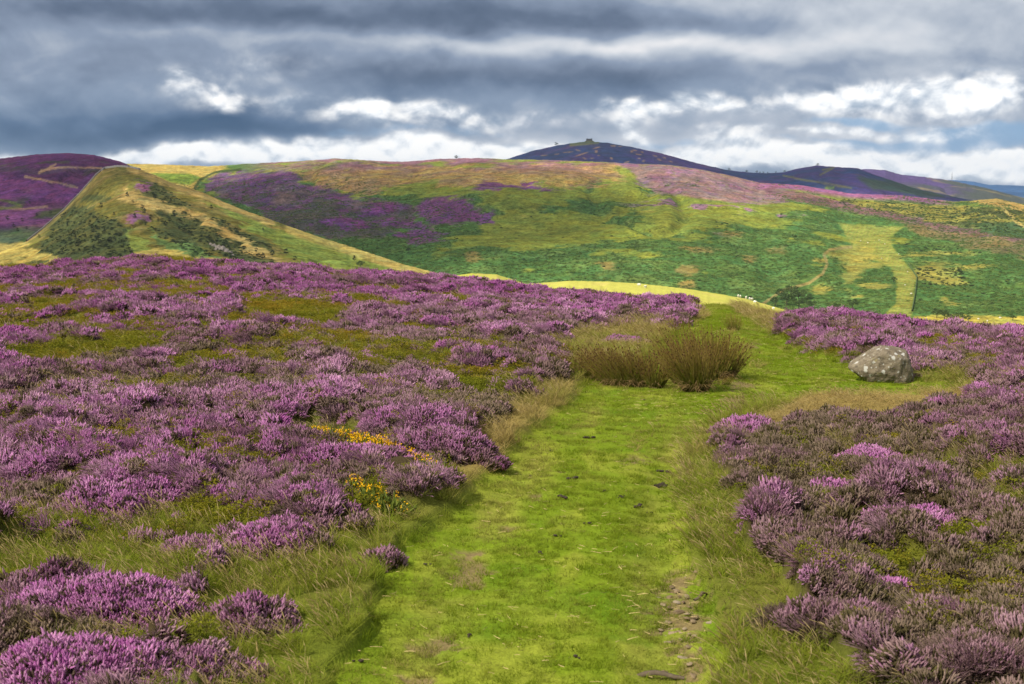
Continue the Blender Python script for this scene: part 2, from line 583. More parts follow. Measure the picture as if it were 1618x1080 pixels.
for px, py, r in [(600, 728, .26), (545, 712, .24), (502, 702, .14), (635, 745, .22), (665, 758, .22), (690, 770, .2), (560, 805, .22), (590, 818, .2), (620, 826, .2), (985, 606, .7), (1100, 606, .7), (1159, 520, .35), (1404, 606, .75), (1365, 604, .4), (1450, 606, .4),
                  (615, 756, .3), (570, 738, .3), (650, 776, .3), (575, 836, .3), (540, 738, .3), (600, 760, .3), (510, 722, .25), (630, 775, .3), (1404, 630, .7), (1360, 625, .5), (1450, 625, .6)]:
    x, y, z = pick_ground(px, py)
    SPOTS.append((x, y, r))

# ------------------------------------------------------------------ near ground mesh
def bare_at(x, y, c):
    return ss(.0, .30, np.maximum(bare_spots(c['tpx'], c['tpy']), -3) * .8 + fbm(x / .16, y / .13, 3, 81) * .75 + fbm(x / .5, y / .4, 3, 83) * .45)


def bare_spots(px, py):
    b = np.full(np.shape(px), -9.0)
    for q in [(1075, 958, 46, 52), (1062, 912, 40, 14), (1095, 1050, 26, 46), (1082, 1004, 40, 22), (690, 1005, 46, 16), (742, 905, 26, 26), (735, 872, 32, 9), (665, 1064, 30, 12), (560, 1030, 0.1, 0.1),
              (1160, 625, 18, 8), (1170, 607, 22, 7), (1185, 545, 20, 5), (1000, 722, 22, 6), (868, 745, 16, 4), (800, 828, 18, 5), (845, 780, 14, 4)]:
        b = np.maximum(b, blob(px, py, *q))
    return b


ang = np.concatenate([np.linspace(-180, -42, 40)[:-1], np.linspace(-42, 42, 620), np.linspace(42, 180, 40)[1:]])
ang = R(1) * ang
rad = np.concatenate([np.geomspace(1.2, 8, 30)[:-1], np.geomspace(8, 95, 460)[:-1], np.geomspace(95, 700, 50)[:-1], np.geomspace(700, 13500, 14)])
A, RR = np.meshgrid(ang, rad)
GX, GY = np.sin(A) * RR, np.cos(A) * RR
gx, gy = GX.ravel(), GY.ravel()
gc = classes(gx, gy)
gz = ground_z(gx, gy, gc) - .022 * bare_at(gx, gy, gc) * gc['turf']
na, nr = len(ang), len(rad)
ii, jj = np.meshgrid(np.arange(nr - 1), np.arange(na - 1), indexing='ij')
q = (ii * na + jj).ravel()
GQ = np.stack([q, q + 1, q + na + 1, q + na], -1)[:, ::-1]
centre = len(gx)
gx = np.append(gx, 0); gy = np.append(gy, 0); gz = np.append(gz, gz[:na].mean())
GT = np.stack([np.full(na - 1, centre), np.arange(1, na), np.arange(0, na - 1)], -1)[:, ::-1]


n = lambda s, sd, o=3: np.append(fbm(gx[:-1] / s, gy[:-1] / s, o, sd), 0)
pad = lambda v, k=0: np.append(v, k)
T_, G_, B_, H_, TAN = (pad(gc[k]) for k in ('turf', 'grass', 'bil', 'heath', 'tan'))
bare = pad(bare_at(gx[:-1], gy[:-1], gc)) * T_
def mixc(a, b, t): return a + (np.asarray(b) - a) * t[:, None]
col = np.tile(np.array([0.060, 0.045, 0.022]), (len(gx), 1))
col = mixc(col, (0.12, 0.125, 0.018), B_)
col = mixc(col, (0.115, 0.14, 0.016), G_ * (1 - .6 * TAN))
col = mixc(col, (0.26, 0.19, 0.06), G_ * TAN * .8)
turf = np.tile(np.array([0.148, 0.210, 0.012]), (len(gx), 1))
turf = mixc(turf, (0.235, 0.265, 0.030), ss(-.1, .7, n(.8, 91) + .8 * pad(fbm(gc['px'] / 45, gy[:-1] / 4.5, 3, 97))) * .8)
turf = mixc(turf, (0.25, 0.24, 0.05), pad(track_off(gc, gy[:-1])) * .45 * ss(-.7, .5, n(.5, 96)))
turf = mixc(turf, (0.085, 0.175, 0.006), ss(.1, .9, n(.9, 92)) * .6)
col = mixc(col, turf, T_)
col = mixc(col, (0.20, 0.14, 0.075), bare * .85)
valley = ss(110, 200, np.hypot(gx, gy))
col = mixc(col, (0.16, 0.20, 0.03), valley)


def ground_mat():
    m, nt = new_mat('moor_soil_and_turf'); g = NT(nt)
    tc = g.n('ShaderNodeNewGeometry').outputs['Position']
    c = g.attr('Col', out='Color')
    f1 = g.noise(tc, 9.0, 5, .65); f2 = g.noise(tc, 38.0, 3, .6)
    k = g.math('ADD', g.math('MULTIPLY', f1, .9), g.math('MULTIPLY', f2, .9))
    k = g.maprange(k, .45, 1.35, .55, 1.5)
    cc = g.mix(1.0, c, g.n('ShaderNodeCombineColor').outputs[0], 'MULTIPLY')
    comb = cc.node.inputs[7].links[0].from_node
    for i in range(3): g.l(k, comb.inputs[i])
    g.rough_out(cc, 1.0, 0.05, f2, 0.03, .6)
    return m


ground = link('ground', mk_mesh('ground', np.c_[gx, gy, gz], [GQ, GT], cols=col, mats=[ground_mat()]))
tag(ground, kind='structure')

# ------------------------------------------------------------------ growth: source sprigs (data only) and scatters
HV = []       # numpy heather tufts, also used for the single clumps


def heather_tuft(seed, n=190):
    """a small cushion of upright flowering shoots"""
    g = np.random.default_rng(seed)
    q = np.sqrt(g.uniform(0, 1, n)); a = g.uniform(0, 6.28, n)
    P0 = np.stack([.115 * q * np.cos(a), .115 * q * np.sin(a), .055 * (1 - q * q) - .01 + .035 * (vn(q * np.cos(a) * 2.6 + seed, q * np.sin(a) * 2.6, seed) - .5) + g.uniform(-.02, .02, n)], -1)
    tilt = .34 * q + g.normal(0, .33, n)
    b = a + g.normal(0, .6, n)
    D = np.stack([np.sin(tilt) * np.cos(b), np.sin(tilt) * np.sin(b), np.cos(tilt)], -1)
    L = g.uniform(.026, .07, n)
    bend = np.stack([g.normal(0, .01, n), g.normal(0, .01, n), .01 + g.normal(0, .006, n)], -1)
    V, Q, v = tubes(P0, D, L, [(0, .003, 0), (.30, .0050, 0.05), (.38, .0046, .6), (.55, .0088, 1), (.70, .0058, .9), (.84, .0074, 1), (1.0, .0020, .95)], 3, bend, g)
    nv = len(V) // n
    pat = vn(P0[:, 0] / .05 + seed * 3.1, P0[:, 1] / .05, seed) + g.normal(0, .14, n)
    off = np.repeat(pat > .36, nv)
    return V, Q, v * np.where(off, 1, .08)


def twig_tuft(seed, n=150):
    g = np.random.default_rng(seed)
    q = np.sqrt(g.uniform(0, 1, n)); a = g.uniform(0, 6.28, n)
    P0 = np.stack([.11 * q * np.cos(a), .11 * q * np.sin(a), 0 * q - .03], -1)
    tilt = .5 * q + g.normal(.05, .3, n)
    b = a + g.normal(0, .8, n)
    D = np.stack([np.sin(tilt) * np.cos(b), np.sin(tilt) * np.sin(b), np.cos(tilt)], -1)
    bend = np.stack([g.normal(-.03, .03, n), g.normal(0, .03, n), 0 * a], -1)
    V, Q, v = tubes(P0, D, g.uniform(.06, .15, n), [(0, .003, .2), (.4, .0026, .5), (.75, .0034, .9), (1, .001, 1)], 3, bend, g)
    return V, Q, np.clip(v * np.repeat(g.uniform(.3, 1.1, n), len(V) // n), 0, 1)


def src(name, V, Q, fl, mat):
    me = mk_mesh(name, V, Q, {'fl': fl}, [mat])
    return bpy.data.objects.new(name, me)


S_HEATHER = []
for s in range(6):
    V, Q, v = heather_tuft(100 + s)
    HV.append((V, Q, v))
    S_HEATHER.append(src('heather_sprig', V, Q, v, M_HEATHER_I))
for s in range(3):
    V, Q, v = twig_tuft(150 + s)
    HV.append((V, Q, v))
    S_HEATHER.append(src('heather_twigs', V, Q, v, M_HEATHER_I))


def grass_tuft(seed, n, L0, L1, W, spread, lean, stalks=0):
    g = np.random.default_rng(seed)
    r, a = spread * np.sqrt(g.uniform(0, 1, n)), g.uniform(0, 6.28, n)
    P0 = np.stack([r * np.cos(a), r * np.sin(a), 0 * r - .01], -1)
    t = g.uniform(0, lean, n)
    b = a + g.normal(0, .8, n)
    D = np.stack([np.sin(t) * np.cos(b), np.sin(t) * np.sin(b), np.cos(t)], -1)
    L = g.uniform(L0, L1, n)
    be = np.stack([np.cos(b) * L * g.uniform(.1, .5, n), np.sin(b) * L * g.uniform(.1, .5, n), -L * g.uniform(.02, .3, n)], -1)
    V, Q, v = blades(P0, D, L, W * g.uniform(.7, 1.3, n), be, 4, g)
    parts = [(V, Q, {'fl': v})]
    if stalks:
        m = stalks
        a = g.uniform(0, 6.28, m)
        P0 = np.stack([spread * np.cos(a) * .5, spread * np.sin(a) * .5, 0 * a], -1)
        D = np.stack([g.normal(-.08, .2, m), g.normal(0, .2, m), np.ones(m)], -1)
        L = g.uniform(L1 * 1.0, L1 * 1.5, m)
        V, Q, v = tubes(P0, D, L, [(0, .0014, 1.3), (.7, .0013, 1.6), (.78, .0042, 1.8), (.92, .0035, 1.8), (1, .0006, 1.8)], 3,
                        np.stack([-.25 * L, 0 * L, -.06 * L], -1), g)
        parts.append((V, Q, {'fl': v}))
    V, Q, at = merge(parts)
    return V, Q, at['fl']


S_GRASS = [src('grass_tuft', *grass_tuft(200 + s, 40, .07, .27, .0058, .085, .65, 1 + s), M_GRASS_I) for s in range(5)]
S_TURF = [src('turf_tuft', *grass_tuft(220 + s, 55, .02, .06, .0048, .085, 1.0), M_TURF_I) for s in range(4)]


def bilberry_tuft(seed, n=150):
    g = np.random.default_rng(seed)
    d = unit(g.normal(size=(n, 3))); d[:, 2] = np.abs(d[:, 2])
    P = d * (g.uniform(.45, 1, (n, 1)) ** .5) * np.array([.13, .13, .15])
    V, Q = leafquads(P, g.uniform(.008, .015, n), g)
    return V, Q, np.repeat(np.clip(P[:, 2] / .15 * .7 + g.uniform(0, .4, n), 0, 1), 4)


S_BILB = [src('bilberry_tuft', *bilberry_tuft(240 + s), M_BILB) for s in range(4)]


def scatter(name, P, rot, scl, idx, attrs, sources):
    me = mk_mesh(name, P, [], {'rot': rot, 'scl': scl, **attrs})
    a = me.attributes.new('pick', 'INT', 'POINT')
    a.data.foreach_set('value', np.asarray(idx, np.int32))
    o = link(name, me)
    ng = bpy.data.node_groups.new(name, 'GeometryNodeTree')
    ng.interface.new_socket('Geometry', in_out='INPUT', socket_type='NodeSocketGeometry')
    ng.interface.new_socket('Geometry', in_out='OUTPUT', socket_type='NodeSocketGeometry')
    N = ng.nodes
    gi, go = N.new('NodeGroupInput'), N.new('NodeGroupOutput')
    iop = N.new('GeometryNodeInstanceOnPoints')
    ng.links.new(gi.outputs[0], iop.inputs['Points'])
    jn = N.new('GeometryNodeJoinGeometry')
    for s in sources:
        oi = N.new('GeometryNodeObjectInfo')
        oi.inputs['Object'].default_value = s
        g2 = N.new('GeometryNodeGeometryToInstance')
        ng.links.new(oi.outputs['Geometry'], g2.inputs[0])
        ng.links.new(g2.outputs[0], jn.inputs[0])
    ng.links.new(jn.outputs[0], iop.inputs['Instance'])
    iop.inputs['Pick Instance'].default_value = True

    def named(nm, t):
        x = N.new('GeometryNodeInputNamedAttribute')
        x.data_type = t
        x.inputs[0].default_value = nm
        return x.outputs[0]
    ng.links.new(named('pick', 'INT'), iop.inputs['Instance Index'])
    e = N.new('FunctionNodeEulerToRotation')
    ng.links.new(named('rot', 'FLOAT_VECTOR'), e.inputs[0])
    ng.links.new(e.outputs[0], iop.inputs['Rotation'])
    ng.links.new(named('scl', 'FLOAT_VECTOR'), iop.inputs['Scale'])
    ng.links.new(iop.outputs[0], go.inputs[0])
    md = o.modifiers.new('scatter', 'NODES')
    md.node_group = ng
    return o


def normals(x, y, h=.08):
    gxp = (ground_z(x + h, y) - ground_z(x - h, y)) / (2 * h)
    gyp = (ground_z(x, y + h) - ground_z(x, y - h)) / (2 * h)
    return gxp, gyp


def field_points(rho0, d0, p, ymax, g, ymin=7.0, um=.50):
    """random points over the moor: rho0 per m2 up to depth d0, thinning beyond as (d0/d)^p; also the size that makes up for it"""
    e = np.linspace(ymin, ymax, 400)
    w = e * np.where(e < d0, 1, (d0 / e) ** p)
    cdf = np.cumsum(w); tot = cdf[-1] * (e[1] - e[0]) * 2 * um * rho0
    n_ = int(tot)
    y = np.interp(g.uniform(0, cdf[-1], n_), cdf, e)
    x = g.uniform(-um, um, n_) * y
    s = np.where(y < d0, 1, (y / d0) ** (p / 2))
    return x, y, s


g1 = np.random.default_rng(31)
x, y, s = field_points(120, 17, 1.15, 92, g1)
c = classes(x, y)
mh = mound(x, y)
keep = (g1.uniform(size=len(x)) < c['heath'] * (1 - c['turf']) * (.12 + .88 * ss(.02, .16, mh))) & outside_clumps(x, y) & outside_spots(x, y)
x, y, s = x[keep], y[keep], s[keep]
c = {k: v[keep] for k, v in c.items()}
z = ground_z(x, y, c)
nx, ny = normals(x, y)
mh = mound(x, y)
n_ = len(x)
bl = np.clip(c['bloom'] + g1.normal(0, .16, n_) + (mh - .16) * 2.6, 0, 1)
bl = np.where(g1.uniform(size=n_) < .08, 0.05, bl)
rot = np.stack([np.clip(ny, -1, 1) * .4 + g1.normal(0, .2, n_), -np.clip(nx, -1, 1) * .4 + g1.normal(0, .2, n_) - .10, g1.uniform(0, 6.28, n_)], -1)
# rotation is applied X, Y, Z: spin last only turns the tilt, so tilt the spun sprig instead
rot[:, 2] = g1.uniform(-.6, .6, n_)
sc_ = s * g1.uniform(.6, 1.25, n_)
scl = np.stack([sc_, sc_, sc_ * g1.uniform(.7, 1.3, n_) / np.sqrt(s)], -1)
hue = np.clip(g1.normal(.58, .22, n_) + fbm(x / 3, y / 3, 2, 77) * .35 - .42 * ss(28, 60, y), 0, 1)
heather = scatter('heather', np.c_[x, y, z - .02], rot, scl, np.where((bl < .3) & (g1.uniform(size=n_) < .75), g1.integers(6, 9, n_), g1.integers(0, 6, n_)), {'bloom': bl, 'hue': hue}, S_HEATHER)
tag(heather, 'purple and brown heather covering the moor on both sides of the path', 'heather', kind='stuff')
print('heather', n_)

x, y, s = field_points(60, 16, 1.2, 92, g1)
c = classes(x, y)
want = np.maximum(c['grass'] * (1 - ss(.45, .9, c['turf'])), .20 * c['heath'] * ss(.1, .5, fbm(x / 1.4, y / 1.4, 2, 99)) * ss(35, 14, y)) 
want = np.maximum(np.maximum(want, .12 * c['bil']), c['straw'] * .9)
keep = (g1.uniform(size=len(x)) < want) & outside_clumps(x, y, .8) & outside_spots(x, y, .5)
x, y, s = x[keep], y[keep], s[keep]
c = {k: v[keep] for k, v in c.items()}
n_ = len(x)
z = ground_z(x, y, c)
dry = np.clip(c['tan'] * 1.15 + g1.normal(-.1, .22, n_) + .25 * (c['grass'] < .3), 0, 1)
hgt = (.42 + .48 * ss(-.6, .8, fbm(x / 1.1, y / 1.1, 3, 88))) * (1 - .35 * c['turf']) * (1 - .5 * c['straw'])
sc_ = s * g1.uniform(.75, 1.15, n_)
scl = np.stack([sc_, sc_, sc_ * hgt / np.sqrt(s)], -1)
rot = np.stack([g1.normal(0, .12, n_), g1.normal(-.18, .15, n_), g1.uniform(-.8, .8, n_)], -1)
gr = scatter('long_grass', np.c_[x, y, z], rot, scl, g1.integers(0, 5, n_), {'bloom': dry, 'hue': g1.uniform(0, 1, n_)}, S_GRASS)
tag(gr, 'long green and straw coloured grass along both verges of the path', 'grass', kind='stuff')
print('grass', n_)

x, y, s = field_points(85, 14, 1.15, 80, g1, um=.42)
c = classes(x, y)
bs = bare_at(x, y, c)
keep = g1.uniform(size=len(x)) < c['turf'] * (1 - .72 * bs) * (1 - .8 * c['straw'])
x, y, s = x[keep], y[keep], s[keep]
c = {k: v[keep] for k, v in c.items()}
n_ = len(x)
z = ground_z(x, y, c)
edge = 1 + 1.3 * (1 - ss(.8, 1, c['turf']))
wear = fbm(c['px'] / 45 * (1 + 0 * x), y / 4.5, 3, 97)
dry = np.clip(.10 + .45 * fbm(x / .8, y / 1.6, 3, 91) + .35 * wear + .30 * track_off(c, y) + g1.normal(0, .2, n_), 0, .95)
sc_ = s * g1.uniform(.8, 1.3, n_)
scl = np.stack([sc_, sc_, sc_ / np.sqrt(s) * edge * g1.uniform(.6, 1.2, n_)], -1)
rot = np.stack([g1.normal(0, .1, n_), g1.normal(0, .1, n_), g1.uniform(0, 6.28, n_)], -1)
tf = scatter('turf_grass', np.c_[x, y, z], rot, scl, g1.integers(0, 4, n_), {'bloom': dry, 'hue': np.clip(g1.normal(.35, .3, n_), 0, 1)}, S_TURF)
tag(tf, 'short cropped bright green grass of the path', 'grass', kind='stuff')
print('turf', n_)

x, y, s = field_points(46, 18, 1.15, 92, g1)
c = classes(x, y)
keep = (g1.uniform(size=len(x)) < np.maximum(c['bil'] * (1 - c['turf']), c['heath'] * (.06 + .6 * (1 - ss(.02, .14, mound(x, y)))))) & outside_clumps(x, y)
x, y, s = x[keep], y[keep], s[keep]
c = {k: v[keep] for k, v in c.items()}
n_ = len(x)
z = ground_z(x, y, c)
sc_ = s * g1.uniform(.8, 1.25, n_)
scl = np.stack([sc_, sc_, sc_ * .9 / np.sqrt(s)], -1)
rot = np.stack([g1.normal(0, .15, n_), g1.normal(0, .15, n_), g1.uniform(0, 6.28, n_)], -1)
bb = np.clip(.38 + .5 * fbm(x / 1.8, y / 1.8, 3, 111) + .25 * ss(30, 50, y) + g1.normal(0, .15, n_) - .4 * ss(20, 12, y), 0, 1)
bi = scatter('bilberry', np.c_[x, y, z], rot, scl, g1.integers(0, 4, n_), {'bloom': bb, 'hue': g1.uniform(0, 1, n_)}, S_BILB)
tag(bi, 'low yellow green and rusty bilberry leaves growing between the heather', 'bilberry', kind='stuff')
print('bilberry', n_)

# ------------------------------------------------------------------ single heather clumps (things)
M_WOOD = simple('heather_wood', (0.05, 0.036, 0.022), var=.4, scale=30)
for i, (cx, cy, hw, h, b, lab) in enumerate(CL):
    g = np.random.default_rng(400 + i)
    nt_ = int(np.clip(210 * hw * hw * .8 * 3.1416, 16, 560))
    rr, aa = np.sqrt(g.uniform(0, 1, nt_)), g.uniform(0, 6.28, nt_)
    lob = 1 + .22 * np.sin(aa * 2 + i) + .14 * np.sin(aa * 3 + 2.1 * i) + .08 * np.sin(aa * 5 + i * 1.3)
    X, Y = rr * np.cos(aa) * hw * lob, rr * np.sin(aa) * hw * .8 * lob
    top = max(h - .08, .02)
    tun = .75 + .5 * vn(X / .22 + i * 7, Y / .22, 5)
    Z = top * (1 - rr ** 2.4) * tun
    gz0 = ground_z(X + cx, Y + cy) - base_z(X + cx, Y + cy)
    base = base_z(np.array([cx]), np.array([cy]))[0] + .06
    zb = base_z(X + cx, Y + cy) - base + .04
    parts = []
    for k in range(nt_):
        V, Q, v = HV[g.integers(6, 9) if b < .15 and g.uniform() < .85 else g.integers(0, 6)]
        a = g.uniform(0, 6.28)
        ca, sa = math.cos(a), math.sin(a)
        s_ = g.uniform(.75, 1.15)
        V = np.c_[V[:, 0] * ca - V[:, 1] * sa, V[:, 0] * sa + V[:, 1] * ca, V[:, 2]] * s_
        tx, ty = .5 * rr[k] ** 1.5 * math.cos(aa[k]), .5 * rr[k] ** 1.5 * math.sin(aa[k])
        V = np.c_[V[:, 0] + V[:, 2] * tx, V[:, 1] + V[:, 2] * ty, V[:, 2] - .5 * (V[:, 0] * tx + V[:, 1] * ty)]
        V = V + np.array([X[k], Y[k], Z[k] + zb[k] - .01])
        bk = np.clip(b + .45 * (vn(np.array([X[k] / .25 + 31 * i]), np.array([Y[k] / .25]), 8)[0] - .5) + (.16 if rr[k] < .7 else -.12) + g.normal(0, .08), 0, 1)
        parts.append((V, Q, {'fl': v, 'bloom': np.full(len(V), bk), 'hue': np.full(len(V), np.clip(g.normal(.45, .2), 0, 1))}))
    V, Q, at = merge(parts)
    o = link('heather_clump', mk_mesh('heather_clump', V, Q, at, [M_HEATHER_G]), (cx, cy, base))
    tag(o, lab, 'heather clump', 'heather clumps near the path')
    # woody inside
    th, rh = np.meshgrid(np.linspace(0, 2 * np.pi, 29)[:-1], np.linspace(0.02, 1.02, 9))
    lob = 1 + .22 * np.sin(th * 2 + i) + .14 * np.sin(th * 3 + 2.1 * i) + .08 * np.sin(th * 5 + i * 1.3)
    Xc, Yc = rh * np.cos(th) * hw * .93 * lob, rh * np.sin(th) * hw * .74 * lob
    Zc = top * (1 - rh ** 2.4) * (.75 + .5 * vn(Xc / .22 + i * 7, Yc / .22, 5)) - .03 - .25 * (rh > 1) + base_z(Xc + cx, Yc + cy) - base
    q_ = (np.arange(8)[:, None] * 28 + np.arange(28)[None])
    q2 = (np.arange(8)[:, None] * 28 + (np.arange(28)[None] + 1) % 28)
    QQ = np.stack([q_, q2, q2 + 28, q_ + 28], -1).reshape(-1, 4)
    link('woody_stems', mk_mesh('woody_stems', np.stack([Xc, Yc, Zc], -1).reshape(-1, 3), QQ, mats=[M_WOOD]), parent=o)

# ------------------------------------------------------------------ rushes
def rush_mat():
    m, nt = new_mat('rush_stems'); g = NT(nt)
    fl = g.attr('fl'); hue = g.attr('hue')
    c = g.ramp(fl, [(0, (0.05, 0.05, 0.010)), (.3, (0.155, 0.195, 0.02)), (.7, (0.27, 0.215, 0.045)), (1, (0.31, 0.19, 0.06))])
    c = g.mix(g.math('MULTIPLY', hue, .7), c, (0.40, 0.28, 0.11))
    g.leaf_out(c, .3)
    return m
M_RUSH = rush_mat()
M_RUSHD = simple('dead_rush', (0.30, 0.20, 0.085), var=.4, scale=20)
M_SEED = simple('rush_seed', (0.10, 0.05, 0.022), var=.3, scale=40)


def rush(spots, lab, name='rush_clump', heads=True):
    """spots: (px, py of base, half width px, height px, stems, lean)"""
    x0, y0, z0 = pick_ground(spots[0][0], spots[0][1])
    o = None
    P, Q_, Dd = [], [], []
    st, dead, hd = [], [], []
    for q, (px, py, hw, hp, ns, lean) in enumerate(spots):
        g = np.random.default_rng(int(px) + int(py))
        x, y, z = pick_ground(px, py)
        w, h = hw * y / F, hp * y / F
        r, a = np.sqrt(g.uniform(0, 1, ns)), g.uniform(0, 6.28, ns)
        bx, by = x + r * np.cos(a) * w * .62, y + r * np.sin(a) * w * .5
        P0 = np.stack([bx - x0, by - y0, base_z(bx, by) - z0 - .02], -1)
        D = np.stack([r * np.cos(a) * .55 + g.normal(lean * .4, .13, ns), r * np.sin(a) * .45 + g.normal(0, .10, ns), np.ones(ns)], -1)
        L = h * g.uniform(.55, 1.45, ns) * (1 - .2 * r)
        be = np.stack([lean * L * g.uniform(.2, .6, ns), g.normal(0, .07, ns) * L, -.07 * L], -1)
        V, Qd, v = tubes(P0, D, L, [(0, .0045, 0), (.35, .0043, .35), (.7, .0038, .7), (1, .0012, 1)], 3, be, g)
        hu = np.repeat(g.uniform(0, 1, ns) ** 2.2, len(V) // ns)
        st.append((V, Qd, {'fl': v, 'hue': hu}))
        if heads:
            k = g.uniform(size=ns) < .55
            t = .84
            C0 = P0 + unit(D) * (L * t)[:, None] + be * t * t
            dd = unit(D) + be * 1.5 / L[:, None]
            V, Qd, v = tubes(C0[k], dd[k] + g.normal(0, .3, (k.sum(), 3)), np.full(k.sum(), .035), [(0, .003, 0), (.35, .010, 0), (.7, .009, 0), (1, .002, 0)], 4, None, g)
            hd.append((V, Qd, {}))
        nd = ns // 6
        a = g.uniform(3.4, 6.0, nd) if q % 2 == 0 else g.uniform(0, 6.28, nd)
        P0 = np.stack([x - x0 + np.cos(a) * w * .6, y - y0 + np.sin(a) * w * .45, np.full(nd, z - z0 + .02) + g.uniform(0, .12, nd)], -1)
        D = np.stack([np.cos(a + g.normal(0, .6, nd)), np.sin(a) * .8, g.uniform(.2, 1.2, nd)], -1)
        L = h * g.uniform(.25, .6, nd)
        V, Qd, v = tubes(P0, D, L, [(0, .003, 0), (.5, .003, .5), (1, .001, 1)], 3, np.stack([0 * L, 0 * L, -.7 * L], -1), g)
        dead.append((V, Qd, {}))
    V, Qd, at = merge(st)
    o = link(name, mk_mesh(name, V, Qd, at, [M_RUSH]), (x0, y0, z0))
    tag(o, lab, 'rushes', 'rush clumps beside the path')
    if hd:
        V, Qd, _ = merge(hd)
        link('seed_heads', mk_mesh('seed_heads', V, Qd, mats=[M_SEED]), parent=o)
    V, Qd, _ = merge(dead)
    link('dead_stems', mk_mesh('dead_stems', V, Qd, mats=[M_RUSHD]), parent=o)
    return o


rush([(985, 608, 50, 58, 560, -.45), (938, 600, 36, 52, 320, -.55), (1014, 610, 26, 60, 260, -.25), (1036, 612, 18, 52, 190, .1), (965, 602, 30, 62, 200, -.3)],
     'wide low clump of brown tipped rushes leaning to the left at the path edge')
rush([(1100, 616, 32, 78, 560, -.22), (1080, 604, 24, 70, 300, -.35), (1122, 598, 42, 76, 560, -.08), (1085, 584, 34, 74, 260, -.3), (1146, 594, 26, 58, 260, .2)],
     'taller clump of brown tipped rushes that stands nearer the boulder')
rush([(1159, 522, 13, 26, 120, -.15)], 'small dark green rush tuft at the foot of the far grassy knoll', heads=False)
rush([(1143, 606, 18, 14, 60, .6)], 'flattened yellow grass tussock at the right foot of the taller rushes', 'grass_tussock', heads=False)
bpy.data.objects['grass_tussock']['category'] = 'grass'

# ------------------------------------------------------------------ boulder
def rock_mat():
    m, nt = new_mat('lichen_rock'); g = NT(nt)
    tc = g.n('ShaderNodeTexCoord').outputs['Object']
    a = g.noise(tc, 5.0, 6, .62); b = g.noise(tc, 16.0, 5, .7)
    c = g.ramp(a, [(.25, (0.115, 0.09, 0.062)), (.5, (0.20, 0.165, 0.115)), (.75, (0.29, 0.25, 0.185))])
    c = g.mix(g.maprange(b, .5, .68, 0, .8), c, (0.055, 0.048, 0.036))
    yl = g.noise(tc, 7.3, 5, .7)
    c = g.mix(g.maprange(yl, .60, .68, 0, .55), c, (0.30, 0.26, 0.075))
    v = g.n('ShaderNodeTexVoronoi'); v.inputs['Scale'].default_value = 5.6; g.l(tc, v.inputs['Vector'])
    w = g.math('ADD', v.outputs['Distance'], g.math('MULTIPLY', g.noise(tc, 14, 4, .7), .34))
    c = g.mix(g.maprange(w, .43, .35, 0, 1), c, (0.50, 0.49, 0.45))
    v2 = g.n('ShaderNodeTexVoronoi'); v2.inputs['Scale'].default_value = 13; g.l(tc, v2.inputs['Vector'])
    w2 = g.math('ADD', v2.outputs['Distance'], g.math('MULTIPLY', g.noise(tc, 30, 3, .7), .4))
    c = g.mix(g.maprange(w2, .42, .34, 0, .8), c, (0.46, 0.45, 0.41))
    h = g.math('ADD', a, g.math('MULTIPLY', b, .5))
    g.rough_out(c, .92, .2, h, .05, .8)
    return m


import bmesh
bx, by, bz = pick_ground(1404, 606)
bm = bmesh.new()
bmesh.ops.create_icosphere(bm, subdivisions=6, radius=1)
V = np.array([v.co[:] for v in bm.verts])
bmesh_f = np.array([[v.index for v in f.verts] for f in bm.faces])
bm.free()
OUT = np.array([(305, 560), (330, 490), (430, 408), (560, 348), (720, 288), (860, 270), (980, 288), (1080, 328), (1140, 395), (1168, 500), (1198, 560), (1192, 640), (1188, 740), (1000, 800), (690, 790), (500, 700), (420, 640), (330, 595)], float)
k = by / F / 8.516
ox, oz = (OUT[:, 0] - 760) * k, (570 - OUT[:, 1]) * k
oa = np.arctan2(oz, ox); orr = np.hypot(ox, oz)
o_ = np.argsort(oa)
th = np.arctan2(V[:, 2], V[:, 0])
rr = np.interp(th, np.r_[oa[o_][-1] - 6.2832, oa[o_], oa[o_][0] + 6.2832], np.r_[orr[o_][-1], orr[o_], orr[o_][0]])
rho = np.hypot(V[:, 0], V[:, 2])
prof = np.sign(rho) * np.abs(rho) ** .72                   # blunt, flat front face
Vb = np.c_[np.cos(th) * prof * rr, np.sign(V[:, 1]) * np.abs(V[:, 1]) ** .8 * .42, np.sin(th) * prof * rr]
Vb[:, 1] += .22 * Vb[:, 2]                                    # the face leans back
for nx_, ny_, nz_, cut in [(0, -1, .12, .30), (-.55, -.8, .2, .36), (.62, -.78, .05, .40), (-.5, -.1, .86, .34), (.3, -.35, .9, .37), (.95, -.2, .25, .50), (-.2, -.75, -.6, .30)]:
    nn = np.array([nx_, ny_, nz_]); nn = nn / np.linalg.norm(nn)
    dd = Vb @ nn
    mm = dd > cut
    Vb[mm] -= ((dd[mm] - cut) * .72)[:, None] * nn
nz = fbm(Vb[:, 0] * 3 + Vb[:, 1] * 2.2, Vb[:, 2] * 3 - Vb[:, 1], 4, 5) * .03 + fbm(Vb[:, 0] * 11, Vb[:, 2] * 11 + Vb[:, 1] * 8, 3, 6) * .010
Vb += unit(V) * nz[:, None]
# crease down the right end
cr = np.exp(-((Vb[:, 0] - (1150 - 760) * k - .02 * np.sin(Vb[:, 2] * 9)) / .012) ** 2) * (Vb[:, 2] < .1) * (V[:, 1] < 0)
Vb[:, 1] += cr * .035
bo = link('boulder', mk_mesh('boulder', Vb, bmesh_f, mats=[rock_mat()]), (bx + (760 - 800) * k, by + .25, bz + (735 - 570) * k + .03))
tag(bo, 'large grey boulder spotted with white lichen on the pale grass right of the path', 'boulder')

